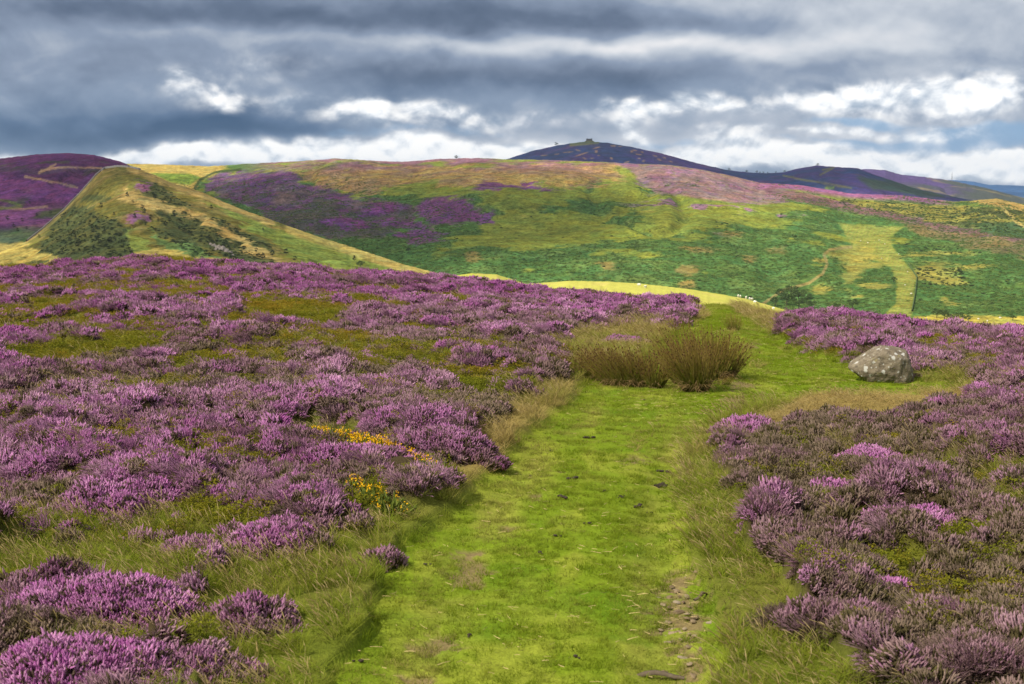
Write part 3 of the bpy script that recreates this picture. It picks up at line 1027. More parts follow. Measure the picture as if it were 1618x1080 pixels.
# ------------------------------------------------------------------ gorse with yellow flowers
M_GORSE = simple('gorse_spines', (0.12, 0.155, 0.024), var=.45, scale=9)
M_GFLOW = simple('gorse_flowers', (0.74, 0.42, 0.008), var=.25, scale=15)


def gorse(pts, lab):
    x0, y0, z0 = pick_ground(*pts[0][:2])
    g = np.random.default_rng(int(pts[0][0]))
    st, fl = [], []
    for px, py, hw, hp, nf in pts:
        x, y, z = pick_ground(px, py)
        w, h = hw * y / F, hp * y / F
        ns = int(900 * w * w * 3.1) + 60
        r, a = np.sqrt(g.uniform(0, 1, ns)), g.uniform(0, 6.28, ns)
        P0 = np.stack([x - x0 + r * np.cos(a) * w, y - y0 + r * np.sin(a) * w * .8, z - z0 + h * .72 * (1 - r ** 2) * g.uniform(.3, 1, ns)], -1)
        D = np.stack([r * np.cos(a) + g.normal(0, .35, ns), r * np.sin(a) + g.normal(0, .35, ns), g.uniform(.5, 1.3, ns)], -1)
        L = g.uniform(.08, .20, ns)
        V, Qd, v = tubes(P0, D, L, [(0, .006, 0), (.5, .012, 0), (.8, .007, 0), (1, .001, 0)], 4, None, g)
        st.append((V, Qd, {}))
        r, a = np.sqrt(g.uniform(0, 1, nf)), g.uniform(0, 6.28, nf)
        Pf = np.stack([x - x0 + r * np.cos(a) * w, y - y0 + r * np.sin(a) * w * .8, z - z0 + h * .72 * (1 - r ** 2) + g.uniform(.05, .15, nf)], -1)
        for _ in range(3):
            V, Qd = leafquads(Pf + g.normal(0, .008, Pf.shape), g.uniform(.008, .015, nf), g)
            fl.append((V, Qd, {}))
    V, Qd, _ = merge(st)
    o = link('gorse_bush', mk_mesh('gorse_bush', V, Qd, mats=[M_GORSE]), (x0, y0, z0 + .06))
    tag(o, lab, 'gorse', 'flowering gorse bushes')
    V, Qd, _ = merge(fl)
    link('flowers', mk_mesh('flowers', V, Qd, mats=[M_GFLOW]), parent=o)


gorse([(600, 744, 36, 44, 420), (572, 735, 34, 40, 300), (545, 726, 34, 36, 340), (520, 718, 26, 30, 120), (502, 712, 18, 26, 60), (622, 752, 30, 42, 220), (645, 760, 30, 40, 160), (668, 770, 30, 38, 100), (690, 780, 26, 34, 60)],
      'long gorse bush crowded with yellow flowers, the upper of the two on the left verge')
gorse([(560, 812, 28, 50, 130), (590, 824, 28, 46, 80), (620, 832, 26, 38, 40)],
      'smaller gorse bush with fewer yellow flowers, below the long one on the left verge')

# ------------------------------------------------------------------ droppings, stones, sticks on the path
M_DUNG = simple('dung', (0.034, 0.022, 0.013), .7, .3, .4, 30, .5, .01)


def lumps(seed, n, w, size):
    g = np.random.default_rng(seed)
    bm = bmesh.new()
    for _ in range(n):
        s = size * g.uniform(.6, 1.2)
        r = bmesh.ops.create_icosphere(bm, subdivisions=2, radius=s)
        ox, oy = g.normal(0, w, 2)
        for v in r['verts']:
            f = 1 + .25 * math.sin(v.co.x / s * 3 + ox * 90) * math.cos(v.co.y / s * 4)
            v.co = Vector((v.co.x * 1.3 * f + ox, v.co.y * f + oy * .7, v.co.z * .6 * f + s * .3))
    me = bpy.data.meshes.new('dung_pile')
    bm.to_mesh(me); bm.free()
    me.materials.append(M_DUNG)
    for p in me.polygons: p.use_smooth = True
    return me


def put_path(o, px, py, rz=0.0, up=.012):
    x, y, z = pick_ground(px, py)
    z = float(ground_z(np.array([x]), np.array([y]))[0])
    o.location = (x, y, z + up)
    o.rotation_euler = (0, 0, rz)


D1, D2, D3 = lumps(1, 9, .05, .026), lumps(2, 22, .075, .027), lumps(3, 3, .03, .02)
for me, px, py, lab in [
    (D1, 889, 786, 'dark dung heap on the crown of the path below the scattered one'), (D1, 1010, 796, 'dark flattened dung heap near the right side of the path, below the scattered pile'),
    (D2, 1045, 755, 'wide scattered pile of brown dung close to the right bank'), (D1, 907, 754, 'small dark dung heap left of the scattered pile'),
    (D3, 876, 847, 'dark dropping on the middle of the path, nearest but one to the camera'), (D3, 851, 873, 'dark dropping on the middle of the path, just nearer than its neighbour'),
    (D3, 932, 827, 'lone dark dropping in the green centre of the path'), (D1, 929, 691, 'low dark dung heap where the path turns towards the rushes'),
    (D3, 572, 1045, 'crumbs of dung at the left path edge near the bottom of the photo'), (D1, 1046, 733, 'grey dung heap at the right edge above the scattered pile'),
    (D3, 1018, 633, 'dark dropping just in front of the rush clumps'), (D3, 1222, 569, 'dark dropping on the path beyond the rushes, left of the boulder')]:
    o = link('dung_pile', me, scale=.8)
    put_path(o, px, py, random.uniform(0, 6))
    tag(o, lab, 'dung', 'droppings on the path')
for px, py in [(868, 708), (1096, 680), (983, 786), (955, 776), (980, 785), (1065, 738), (671, 898), (907, 1046), (1168, 625), (1030, 800), (840, 747), (740, 1004)]:
    o = link('dung_pile', D3, scale=.7)
    put_path(o, px, py, random.uniform(0, 6))
    tag(o, 'tiny dark dropping lying alone on the short grass', 'dung', 'tiny droppings on the path')


def stone_obj(name, px, py, size, col, lab, cat, grp, seed):
    g = np.random.default_rng(seed)
    bm = bmesh.new()
    bmesh.ops.create_icosphere(bm, subdivisions=3, radius=1)
    V = np.array([v.co[:] for v in bm.verts]); Fc = np.array([[v.index for v in f.verts] for f in bm.faces])
    bm.free()
    p = g.normal(size=(9, 3)); p = unit(p)
    for q in p:                       # cut flat facets
        d = V @ q
        m = d > .62
        V[m] -= (d[m] - .62)[:, None] * q
    V = V * np.array(size)
    o = link(name, mk_mesh(name, V, Fc, mats=[col], smooth=False))
    put_path(o, px, py, g.uniform(0, 6), -size[2] * .25)
    o.rotation_euler[0], o.rotation_euler[1] = g.normal(0, .15, 2)
    return tag(o, lab, cat, grp)


M_SLATE, nt_s = new_mat('rut_stone')
q = NT(nt_s)
q.rough_out(q.ramp(q.math('ADD', q.math('MULTIPLY', q.n('ShaderNodeObjectInfo').outputs['Random'], .7), q.math('MULTIPLY', q.noise(q.n('ShaderNodeTexCoord').outputs['Object'], 14, 4), .4)),
                   [(.1, (0.12, 0.085, 0.055)), (.45, (0.20, 0.145, 0.085)), (.75, (0.30, 0.235, 0.155)), (1, (0.25, 0.21, 0.16))]), .9, .1)
M_STICK = simple('dead_branch', (0.13, 0.10, 0.07), .9, .1, .4, 14, .6, .02)
for i, (px, py, s) in enumerate([(1072, 955, .075), (1055, 968, .05), (1088, 962, .06), (1062, 985, .045), (1095, 976, .05), (1050, 945, .035), (1080, 940, .04), (1100, 950, .035), (1068, 920, .035), (1040, 925, .03),
                                 (1090, 1040, .045), (1096, 1062, .05), (1076, 1000, .04), (1056, 1000, .05), (1105, 1010, .04), (1045, 978, .035), (1082, 985, .035), (1092, 928, .03)]):
    stone_obj('stone', px, py, (s * .8, s * .6, s * .22), M_SLATE, 'flat buff stone bedded in the worn right hand rut of the path', 'stone', 'stones in the worn rut', 600 + i)
for i in range(34):
    q_ = np.random.default_rng(900 + i)
    s_ = float(q_.uniform(.012, .04))
    stone_obj('stone', 1074 + q_.normal(0, 20), 962 + q_.normal(0, 44), (s_ * q_.uniform(.9, 1.6), s_, s_ * .4), M_SLATE, 'flat buff stone bedded in the worn right hand rut of the path', 'stone', 'stones in the worn rut', 700 + i)

g = np.random.default_rng(77)
for nm, px, py, ln, lab in [('fallen_branch', 1035, 1058, .42, 'rotten dark piece of branch lying on the turf at the bottom of the path'), ('fallen_stick', 1110, 940, .25, 'grey stick leaning out of the right verge above the worn stones')]:
    nseg = 7
    t = np.linspace(-.5, .5, nseg)
    P = np.c_[t * ln, np.sin(t * 5) * .02 * ln * 2, .02 + .02 * np.cos(t * 7)]
    V = []
    for i in range(nseg):
        a = np.linspace(0, 6.2832, 8)[:-1]
        r_ = ln * .07 * (1 - .5 * abs(t[i])) * g.uniform(.6, 1.2, 7)
        V.append(np.c_[np.full(7, P[i, 0]), P[i, 1] + np.cos(a) * r_, P[i, 2] + np.sin(a) * r_ * .7])
    V = np.concatenate(V)
    Qd = np.array([(i * 7 + j, i * 7 + (j + 1) % 7, i * 7 + 7 + (j + 1) % 7, i * 7 + 7 + j) for i in range(nseg - 1) for j in range(7)])
    o = link(nm, mk_mesh(nm, V, Qd, mats=[M_STICK]))
    put_path(o, px, py, -.15 if 'branch' in nm else .8, .01)
    tag(o, lab, 'branch')

# straw litter on the turf: many dry bent blades
x, y, s = field_points(60, 18, 1.2, 50, g1, um=.4)
c = classes(x, y)
keep = g1.uniform(size=len(x)) < c['turf'] * (.15 + .85 * ss(.2, .9, fbm(x / 1.2, y / 1.2, 2, 141) + .6 * ss(940, 1100, c['px'])))
x, y = x[keep], y[keep]
n_ = len(x)
z = ground_z(x, y)
a = g1.uniform(0, 6.28, n_)
L = g1.uniform(.03, .10, n_)
V, Qd, v = blades(np.c_[x, y, z + g1.uniform(.02, .035, n_)], np.c_[np.cos(a), np.sin(a), g1.uniform(-.1, .25, n_)], L, g1.uniform(.003, .007, n_), np.c_[np.sin(a) * L * .3, -np.cos(a) * L * .3, 0 * L], 3, g1)
V[:, 2] += np.tile([0, .003], len(V) // 2)
M_STRAW = simple('dry_straw', (0.46, 0.36, 0.16), var=.35, scale=3)
o = link('straw_litter', mk_mesh('straw_litter', V, Qd, mats=[M_STRAW]))
tag(o, 'dry straw coloured blades littering the short turf of the path', 'straw', kind='stuff')

# ------------------------------------------------------------------ hills
def hill_mat(name, sc1, bump_d, dark=.55):
    m, nt = new_mat(name); g = NT(nt)
    tc = g.n('ShaderNodeNewGeometry').outputs['Position']
    c = g.attr('Col', out='Color')
    f1 = g.noise(tc, sc1, 5, .7); f2 = g.noise(tc, sc1 * 3.5, 4, .7)
    k = g.math('ADD', f1, f2)
    k = g.maprange(k, .7, 1.3, dark, 2 - dark)
    cc = g.mix(1.0, c, g.n('ShaderNodeCombineColor').outputs[0], 'MULTIPLY')
    comb = cc.node.inputs[7].links[0].from_node
    for i in range(3): g.l(k, comb.inputs[i])
    g.rough_out(cc, 1.0, 0.0, g.math('ADD', f1, g.math('MULTIPLY', f2, .5)), bump_d, 1.0)
    return m


class Hill:
    def __init__(s, top, Dt, Db, rb, g=1.6, relief=8.0, rs=120.0, seed=1, px0=None, px1=None, skirt=-135, gul=.9):
        s.tp, s.gul = np.array(top, float), gul
        s.Dt, s.Db, s.rb, s.g, s.relief, s.rs, s.seed, s.skirt = Dt, Db, rb, g, relief, rs, seed, skirt
        s.px0 = px0 if px0 is not None else s.tp[0, 0]
        s.px1 = px1 if px1 is not None else s.tp[-1, 0]
    def D(s, v, px): return np.interp(px, *np.array(v, float).T) if isinstance(v, list) else np.full(np.shape(px), float(v))
    def z(s, x, y):
        px = CX + F * x / y * 1.006
        dt, db = s.D(s.Dt, px), s.D(s.Db, px)
        rt = np.interp(px, s.tp[:, 0], s.tp[:, 1]) + vn(px / 5.0, px * 0 + s.seed, s.seed) * .7
        rb = s.D(s.rb, px)
        t = (y - db) / (dt - db)
        tc = np.clip(t, -.3, 1)
        row = rb + (rt - rb) * np.where(tc > 0, 1 - (1 - np.clip(tc, 0, 1)) ** s.g, tc * s.g)
        z = CH + np.minimum(y, dt) * slope(row)
        e = np.maximum(y - dt, 0) / (dt - db)
        zt = z - (e * .12 + e * e * .5) * (dt - db) * .9
        rel = (fbm(x / s.rs, y / s.rs, 4, s.seed) - s.gul * np.exp(-(fbm(x / (s.rs * .8), y / (s.rs * 2.4), 3, s.seed + 40) / .09) ** 2)) * s.relief * np.sin(np.pi * np.clip(t, 0, 1)) ** .7
        return np.maximum(np.where(e > 0, zt, z) + rel, s.skirt)
    def grid(s, nu, nt_, tmax=1.35, tmin=-.12):
        lo, hi_ = max(s.px0, -60), min(s.px1, 1680)
        k0 = 30 if s.px0 < lo else 0
        k1 = 30 if s.px1 > hi_ else 0
        pxs = np.concatenate([np.linspace(s.px0, lo, k0 + 1)[:-1], np.linspace(lo, hi_, nu - k0 - k1), np.linspace(hi_, s.px1, k1 + 1)[1:]])
        ts = np.concatenate([np.linspace(tmin, 1, nt_), np.linspace(1, tmax, 10)[1:]])
        dt, db = s.D(s.Dt, pxs), s.D(s.Db, pxs)
        Y = db[None] + (dt - db)[None] * ts[:, None]
        X = (pxs[None] - CX) / F / 1.006 * Y
        s.nu, s.nt = nu, len(ts)
        return X.ravel(), Y.ravel()
    def build(s, name, paint, nu, nt_, mat):
        X, Y = s.grid(nu, nt_)
        Z = s.z(X, Y)
        px, py = project(X, Y, Z)
        i, j = np.meshgrid(np.arange(s.nt - 1), np.arange(nu - 1), indexing='ij')
        q = (i * nu + j).ravel()
        Qd = np.stack([q, q + 1, q + nu + 1, q + nu], -1)
        o = link(name, mk_mesh(name, np.c_[X, Y, Z], Qd, cols=np.clip(paint(px, py, X, Y), 0, 1), mats=[mat]))
        return tag(o, kind='structure')
    def pick(s, px, py):
        d = ray(px, py)
        pp = CX + F * d[0] / d[1] * 1.006
        dt, db = float(s.D(s.Dt, np.array([pp]))[0]), float(s.D(s.Db, np.array([pp]))[0])
        ys = np.linspace(db - .1 * (dt - db), dt, 1500)
        xs = d[0] / d[1] * ys
        zg = s.z(xs, ys)
        hit = zg >= CH + d[2] / d[1] * ys
        i = int(np.argmax(hit)) if hit.any() else len(ys) - 1
        return float(xs[i]), float(ys[i]), float(zg[i])


def warp(px, py, X, Y, a, sc, seed):
    u = v = 0
    for f, k in ((1, 1.0), (.28, .75), (.07, .6)):
        u = u + fbm(X / (sc * f), Y / (sc * f), 3, seed) * k
        v = v + fbm(X / (sc * f), Y / (sc * f), 3, seed + 7) * k
    return px + u * a, py + v * a * .5


def mottle(col, X, Y, s, k=.22):
    m = 1 + k * fbm(X / s, Y / s, 4, 901) + k * fbm(X / (s * 5), Y / (s * 6), 3, 905)
    t = 1 + .16 * fbm(X / (s * 3), Y / (s * 3), 3, 911)
    return col * (m[:, None] * np.stack([t, 1 + 0 * t, 2 - t], -1))


def put(col, c, m):
    return col + (np.asarray(c) - col) * np.clip(m, 0, 1)[:, None]


# colours of the far vegetation
YG = (0.165, 0.195, 0.034)
BRACK = (0.055, 0.122, 0.034)
BRACK_L = (0.115, 0.175, 0.050)
TANC = (0.33, 0.225, 0.075)
PURP = (0.125, 0.042, 0.14)
PINK = (0.24, 0.108, 0.19)
OLIVE = (0.125, 0.115, 0.028)
GORSE = (0.055, 0.068, 0.026)

MAIN = Hill([(-900, 275), (150, 262), (200, 258), (260, 259), (330, 262), (380, 259), (470, 254), (530, 250), (600, 254), (640, 255), (700, 250), (760, 249), (800, 251), (860, 252), (950, 255), (1000, 258), (1060, 260),
             (1100, 266), (1150, 276), (1200, 288), (1265, 292), (1345, 305), (1428, 308), (1508, 318), (1540, 316), (1575, 313), (1618, 322), (1800, 350), (2400, 400)],
            [(-900, 2600), (300, 2500), (600, 2300), (1000, 2150), (1618, 2000), (2400, 1800)], [(-900, 1400), (600, 1150), (1618, 900), (2400, 800)], [(-900, 430), (500, 480), (900, 500), (1618, 530), (2400, 545)],
            g=1.45, relief=13, rs=230, seed=3, gul=.45)


def paint_main(px, py, X, Y):
    qx, qy = warp(px, py, X, Y, 16, 110, 201)
    sx, sy = warp(px, py, X, Y, 6, 40, 221)
    n1, n2, n3 = fbm(X / 160, Y / 190, 5, 231), fbm(X / 60, Y / 75, 4, 241), fbm(X / 16, Y / 22, 4, 251)
    col = np.tile(np.array(YG), (len(px), 1))
    col = put(col, (0.20, 0.23, 0.03), ss(-.2, .8, n2) * .7)
    col = put(col, (0.34, 0.27, 0.06), ss(.25, .8, n1 * .6 + n3 * .5) * .6)
    low = ss(315, 450, py + 55 * fbm(X / 300, Y / 300, 3, 281) + 25 * n2) * .95
    mid = blob(px, py, 1010, 360, 260, 70)
    br = n1 * .9 + n2 * .6 + n3 * .35 + low * .95 - .22 - .35 * ss(0, .6, mid) + .35 * ss(650, 560, px)
    br = np.maximum(br, blob(qx, qy, 1200, 460, 260, 60) * .9 - .15 + n2 * .5)
    br = np.maximum(br, np.minimum(sdf(qx, qy, [(1440, 380), (1500, 392), (1640, 420), (1640, 505), (1450, 500), (1435, 440)]) / 20, .7) + n2 * .6 - .1)
    br = np.maximum(br, np.minimum(sdf(qx, qy, [(330, 300), (480, 330), (640, 300), (720, 330), (700, 400), (760, 440), (560, 430), (450, 380)]) / 30, .6) + n2 * .5)
    m = ss(-.12, .22, br)
    col = put(col, BRACK, m * .92)
    col = put(col, BRACK_L, m * ss(0, .7, n3 + .3 * n2) * .6)
    # tan grass on the shoulder
    tanm = np.minimum(sdf(qx, qy, [(470, 268), (560, 258), (700, 258), (860, 256), (965, 262), (1000, 284), (900, 295), (770, 298), (690, 287), (560, 300), (480, 296)]) / 10, 1) + n2 * .45
    col = put(col, TANC, ss(-.1, .5, tanm) * .9)
    col = put(col, (0.22, 0.14, 0.085), ss(-.1, .6, n3 + n2 * .5 + .5 * ss(760, 500, px)) * ss(0, .5, tanm) * .7)
    top = ss(280, 256, py) * ss(360, 460, px) * ss(985, 930, px)
    col = put(col, (0.20, 0.095, 0.135), top * ss(-.8, .2, n2 + n3 * .4) * .92)
    # purple and pink heather
    pr = np.minimum(sdf(sx, sy, [(335, 272), (400, 270), (472, 266), (474, 288), (560, 306), (650, 318), (655, 345), (600, 372), (520, 374), (460, 360), (420, 340), (350, 312), (318, 300)]) / 10, 1) + n1 * .5 + n2 * .45
    col = put(col, PURP, ss(-.1, .5, pr + n3 * .3) * (.62 + .3 * ss(-.4, .3, n2)))
    col = put(col, (0.06, 0.075, 0.035), ss(.1, .6, n2 * .8 + n3 * .5 + .5 * ss(310, 360, py)) * ss(0, .5, pr) * .75)
    for q in [(705, 336, 48, 18), (660, 374, 34, 12), (640, 357, 40, 7), (770, 342, 26, 9), (600, 330, 40, 9), (800, 298, 50, 7), (545, 355, 40, 10), (860, 300, 35, 6)]:
        col = put(col, (0.14, 0.045, 0.15), ss(-.1, .35, blob(qx, qy, *q) + n2 * .4 + n3 * .2) * .9)
    pk = np.minimum(sdf(sx, sy, [(950, 254), (1060, 258), (1150, 272), (1200, 285), (1240, 306), (1254, 322), (1150, 322), (1100, 314), (1040, 304), (1005, 288), (985, 266)]) / 8, 1) + n2 * .35
    col = put(col, PINK, ss(-.2, .6, pk + n3 * .35) * (.60 + .3 * ss(-.4, .4, n2 + n3 * .5)))
    col = put(col, YG, ss(.3, .7, n3 + n2 * .5) * ss(0, .3, pk) * .5)
    spk = ss(.18, .5, n2 * .8 + n3 * .5 - .15) * blob(px, py, 1130, 335, 170, 40)
    col = put(col, PINK, np.clip(spk * 2.2, 0, .8))
    crest = ss(-14, -4, -(py - np.interp(px, MAIN.tp[:, 0], MAIN.tp[:, 1])) + n2 * 4) * ss(1180, 1220, px) * ss(1520, 1470, px)
    col = put(col, (0.25, 0.085, 0.20), crest * .9)
    # rough ground with scrub on the right shoulder
    rs_ = np.minimum(sdf(sx, sy, [(1230, 312), (1340, 314), (1500, 322), (1640, 330), (1640, 375), (1480, 352), (1330, 326)]) / 8, 1)
    col = put(col, (0.225, 0.195, 0.045), ss(-.2, .5, rs_ + n2 * .2) * .85)
    col = put(col, GORSE, ss(.12, .4, n3 + .25 * n2 + .35 * ss(1400, 1600, px) - .1) * ss(-.2, .5, rs_) * .95)
    ld = linedist(sx, sy, [(1215, 300), (1265, 311), (1331, 324), (1411, 341), (1478, 358), (1560, 370), (1640, 382)])
    col = put(col, (0.16, 0.08, 0.10), ss(8, 4, ld) * .85)
    br2 = np.minimum(sdf(sx, sy, [(1420, 350), (1500, 362), (1640, 384), (1640, 416), (1540, 392), (1450, 370)]) / 6, 1)
    col = put(col, (0.17, 0.125, 0.06), ss(-.2, .6, br2 + n3 * .5) * .8)
    dk = np.minimum(sdf(sx, sy, [(1530, 352), (1600, 348), (1640, 352), (1640, 380), (1570, 374)]) / 6, 1)
    col = put(col, (0.05, 0.095, 0.04), ss(-.2, .5, dk + n2 * .4) * .9)
    # strip of mown bracken, track, clearings
    st = sdf(sx * .3 + px * .7, sy * .3 + py * .7, [(1328, 353), (1428, 358), (1406, 372), (1411, 390), (1432, 417), (1448, 437), (1440, 500), (1395, 500), (1415, 477), (1417, 450), (1408, 423), (1378, 407), (1348, 392), (1335, 370)])
    stripes = ss(-.3, .5, np.sin((px + (py - 400) * .35) * 1.15 + n2))
    col = put(col, (0.205, 0.23, 0.045), ss(-2, 2, st) * .9)
    col = put(col, (0.27, 0.215, 0.07), ss(-1, 3, st) * stripes * (.35 + .4 * ss(.1, .6, n2)))
    for q in [(1352, 402, 30, 14), (1362, 420, 34, 10), (1345, 432, 14, 22), (1385, 452, 36, 5), (1297, 458, 14, 9), (1360, 469, 9, 4), (1492, 474, 8, 6), (1504, 480, 10, 4), (1295, 410, 14, 4), (1470, 430, 40, 14), (1500, 445, 36, 9), (1480, 400, 50, 5), (1540, 420, 30, 4)]:
        col = put(col, (0.25, 0.225, 0.05), ss(-.3, .4, blob(sx, sy, *q) + n3 * .5 + n2 * .3) * .8)
    for q in [(1188, 408, 12, 5), (1090, 425, 18, 8), (1085, 448, 16, 9), (960, 420, 16, 5), (1160, 370, 18, 5), (1230, 395, 20, 5), (745, 405, 14, 10), (1045, 470, 24, 4), (1100, 395, 26, 4)]:
        col = put(col, (0.24, 0.16, 0.055), ss(-.2, .5, blob(sx, sy, *q) + n3 * .5 + n2 * .3) * .65)
    tr = linedist(px, py, [(1205, 480), (1215, 473), (1238, 458), (1278, 447), (1300, 432), (1307, 417), (1302, 402), (1311, 394), (1345, 390)])
    col = put(col, (0.25, 0.20, 0.075), ss(3.0, 1.4, tr) * .85)
    tr = linedist(px, py, [(1585, 330), (1598, 340), (1605, 350), (1618, 357)])
    col = put(col, (0.38, 0.30, 0.10), ss(3, 1.4, tr) * .9)
    tn = np.minimum(sdf(sx, sy, [(1528, 318), (1575, 309), (1640, 318), (1640, 334), (1590, 328)]) / 4, 1)
    col = put(col, TANC, ss(-.3, .5, tn) * .9)
    bf = sdf(sx, sy, [(1440, 500), (1500, 497), (1640, 498), (1640, 560), (1400, 560)])
    col = put(col, (0.36, 0.31, 0.06), ss(-2, 2, bf))
    # far pasture at the head of the left valley
    pa = sdf(sx, sy, [(190, 250), (330, 252), (360, 262), (318, 285), (300, 300), (240, 282)])
    col = put(col, (0.33, 0.25, 0.07), ss(-3, 3, pa))
    pa = sdf(px, py, [(238, 273), (300, 274), (318, 280), (300, 292), (270, 288)])
    col = put(col, (0.15, 0.22, 0.035), ss(-2, 2, pa))
    ld = linedist(px, py, [(308, 296), (318, 282), (340, 272), (380, 267)])
    col = put(col, (0.04, 0.06, 0.02), ss(3, 1.2, ld + n3) * .9)
    clr = np.full(len(px), -9.0)
    for q in [(1352, 402, 30, 14), (1362, 420, 34, 10), (1345, 432, 14, 22), (1385, 452, 36, 5), (1297, 458, 14, 9), (1360, 469, 9, 4), (1492, 474, 8, 6), (1504, 480, 10, 4), (1470, 430, 40, 14), (1500, 445, 36, 9), (960, 420, 16, 5), (1090, 425, 18, 8)]:
        clr = np.maximum(clr, blob(sx, sy, *q))
    MAIN.br = np.clip(m - ss(-5, 1, st), 0, 1) * ss(270, 300, py) * ss(4, 7, linedist(px, py, [(1205, 480), (1215, 473), (1238, 458), (1278, 447), (1300, 432), (1307, 417), (1302, 402), (1311, 394), (1345, 390)])) * ss(.25, -.15, clr) * ss(2, -6, bf)
    return mottle(col, X, Y, 5.0)


M_HILL = hill_mat('hillside_vegetation', .09, 2.5, .30)
M_HILLF = hill_mat('haze_tinted_far_vegetation', .03, 4.0, .6)
main_o = MAIN.build('hill', paint_main, 1100, 400, M_HILL)

LEFT = Hill([(-60, 420), (0, 396), (40, 380), (65, 361), (100, 331), (130, 300), (152, 274), (163, 266), (185, 262), (203, 262.5), (220, 266), (243, 275), (267, 287), (320, 303), (350, 317), (384, 331), (417, 343), (467, 361), (500, 373), (540, 385), (580, 398), (640, 418), (700, 433), (760, 452), (850, 490)],
            [(-60, 1150), (160, 1500), (400, 1300), (850, 900)], [(-60, 800), (850, 700)], [(-60, 470), (300, 480), (850, 520)], g=1.35, relief=6, rs=110, seed=8, gul=.5)


def paint_left(px, py, X, Y):
    qx, qy = warp(px, py, X, Y, 12, 60, 301)
    n1, n2, n3 = fbm(X / 70, Y / 90, 4, 311), fbm(X / 26, Y / 34, 4, 321), fbm(X / 9, Y / 12, 3, 331)
    col = np.tile(np.array(OLIVE), (len(px), 1))
    col = put(col, (0.235, 0.165, 0.062), ss(-.2, .6, n1 * .6 + n2 * .6 + .05) * .85)
    col = put(col, (0.13, 0.15, 0.025), ss(.1, .7, n2 + .4 * n3) * .7)
    def pm(poly, s=9): return np.minimum(sdf(qx, qy, poly) / s, 1)
    col = put(col, (0.15, 0.20, 0.04), ss(-.3, .4, pm([(330, 325), (470, 366), (540, 392), (640, 430), (560, 440), (470, 412), (430, 380)]) + n2 * .3) * .85)
    col = put(col, (0.16, 0.21, 0.045), ss(-.2, .5, pm([(190, 358), (235, 375), (260, 415), (170, 420)]) + n2 * .4) * .8)
    col = put(col, (0.09, 0.17, 0.055), ss(-.1, .6, pm([(225, 355), (300, 375), (350, 400), (360, 425), (290, 420), (240, 375)]) + n2 * .7 - .2) * .8)
    g_ = np.maximum.reduce([pm([(45, 405), (80, 345), (100, 322), (130, 325), (190, 350), (212, 400), (205, 430), (60, 430)]), pm([(220, 290), (250, 288), (310, 325), (300, 332), (250, 320), (220, 305)], 6),
                            pm([(250, 335), (290, 330), (345, 365), (400, 395), (460, 425), (380, 425), (330, 392), (240, 362)], 8), pm([(315, 335), (350, 345), (420, 380), (440, 398), (400, 390), (350, 362)], 5),
                            pm([(120, 305), (160, 308), (170, 325), (130, 322)], 5)])
    col = put(col, GORSE, ss(-.1, .45, g_ + n2 * .5 + n3 * .3) * .92)
    col = put(col, (0.105, 0.10, 0.03), ss(.2, .7, n3 + .2 * n2) * ss(.1, .5, g_) * .6)
    pr = np.maximum(blob(qx, qy, 225, 296, 22, 8), blob(qx, qy, 212, 345, 26, 9))
    col = put(col, (0.22, 0.08, 0.20), ss(.05, .5, pr + n3 * .5 - .1) * .8)
    ld = linedist(qx, qy, [(190, 308), (240, 322), (300, 338), (345, 362), (400, 396), (440, 410)])
    col = put(col, (0.36, 0.26, 0.09), ss(10, 3, ld + n3 * 3) * .85)
    ld = linedist(px, py, [(205, 265), (267, 290), (320, 307), (384, 335), (430, 352)])
    col = put(col, (0.36, 0.26, 0.09), ss(8, 2, ld + n3 * 3) * .8)
    ld = linedist(px, py, [(460, 363), (540, 389), (640, 422), (700, 436)])
    col = put(col, (0.37, 0.30, 0.09), ss(13, 4, ld + n2 * 4) * .85)
    ft = np.maximum.reduce([pm([(-60, 385), (40, 385), (75, 402), (120, 412), (0, 420), (-60, 420)], 5), pm([(200, 405), (250, 385), (290, 400), (400, 420), (300, 430)], 7)])
    col = put(col, (0.38, 0.30, 0.08), ss(-.1, .5, ft + n2 * .5) * .85)
    ld = linedist(px, py, [(160, 266), (130, 301), (100, 332), (65, 362), (38, 382)])
    col = put(col, (0.36, 0.29, 0.10), ss(4, 1, np.abs(ld - 2) + n3 * 2) * .5)
    return mottle(col, X, Y, 3.0)


LEFT.build('hill', paint_left, 620, 260, M_HILL)

DOME = Hill([(-900, 300), (-300, 268), (0, 250), (60, 243), (110, 241), (150, 244), (190, 254), (228, 270), (262, 291), (300, 313), (420, 370)], [(-900, 2300), (420, 2000)], [(-900, 1250), (420, 1250)], [(-900, 430), (420, 440)], g=1.5, relief=9, rs=160, seed=13)


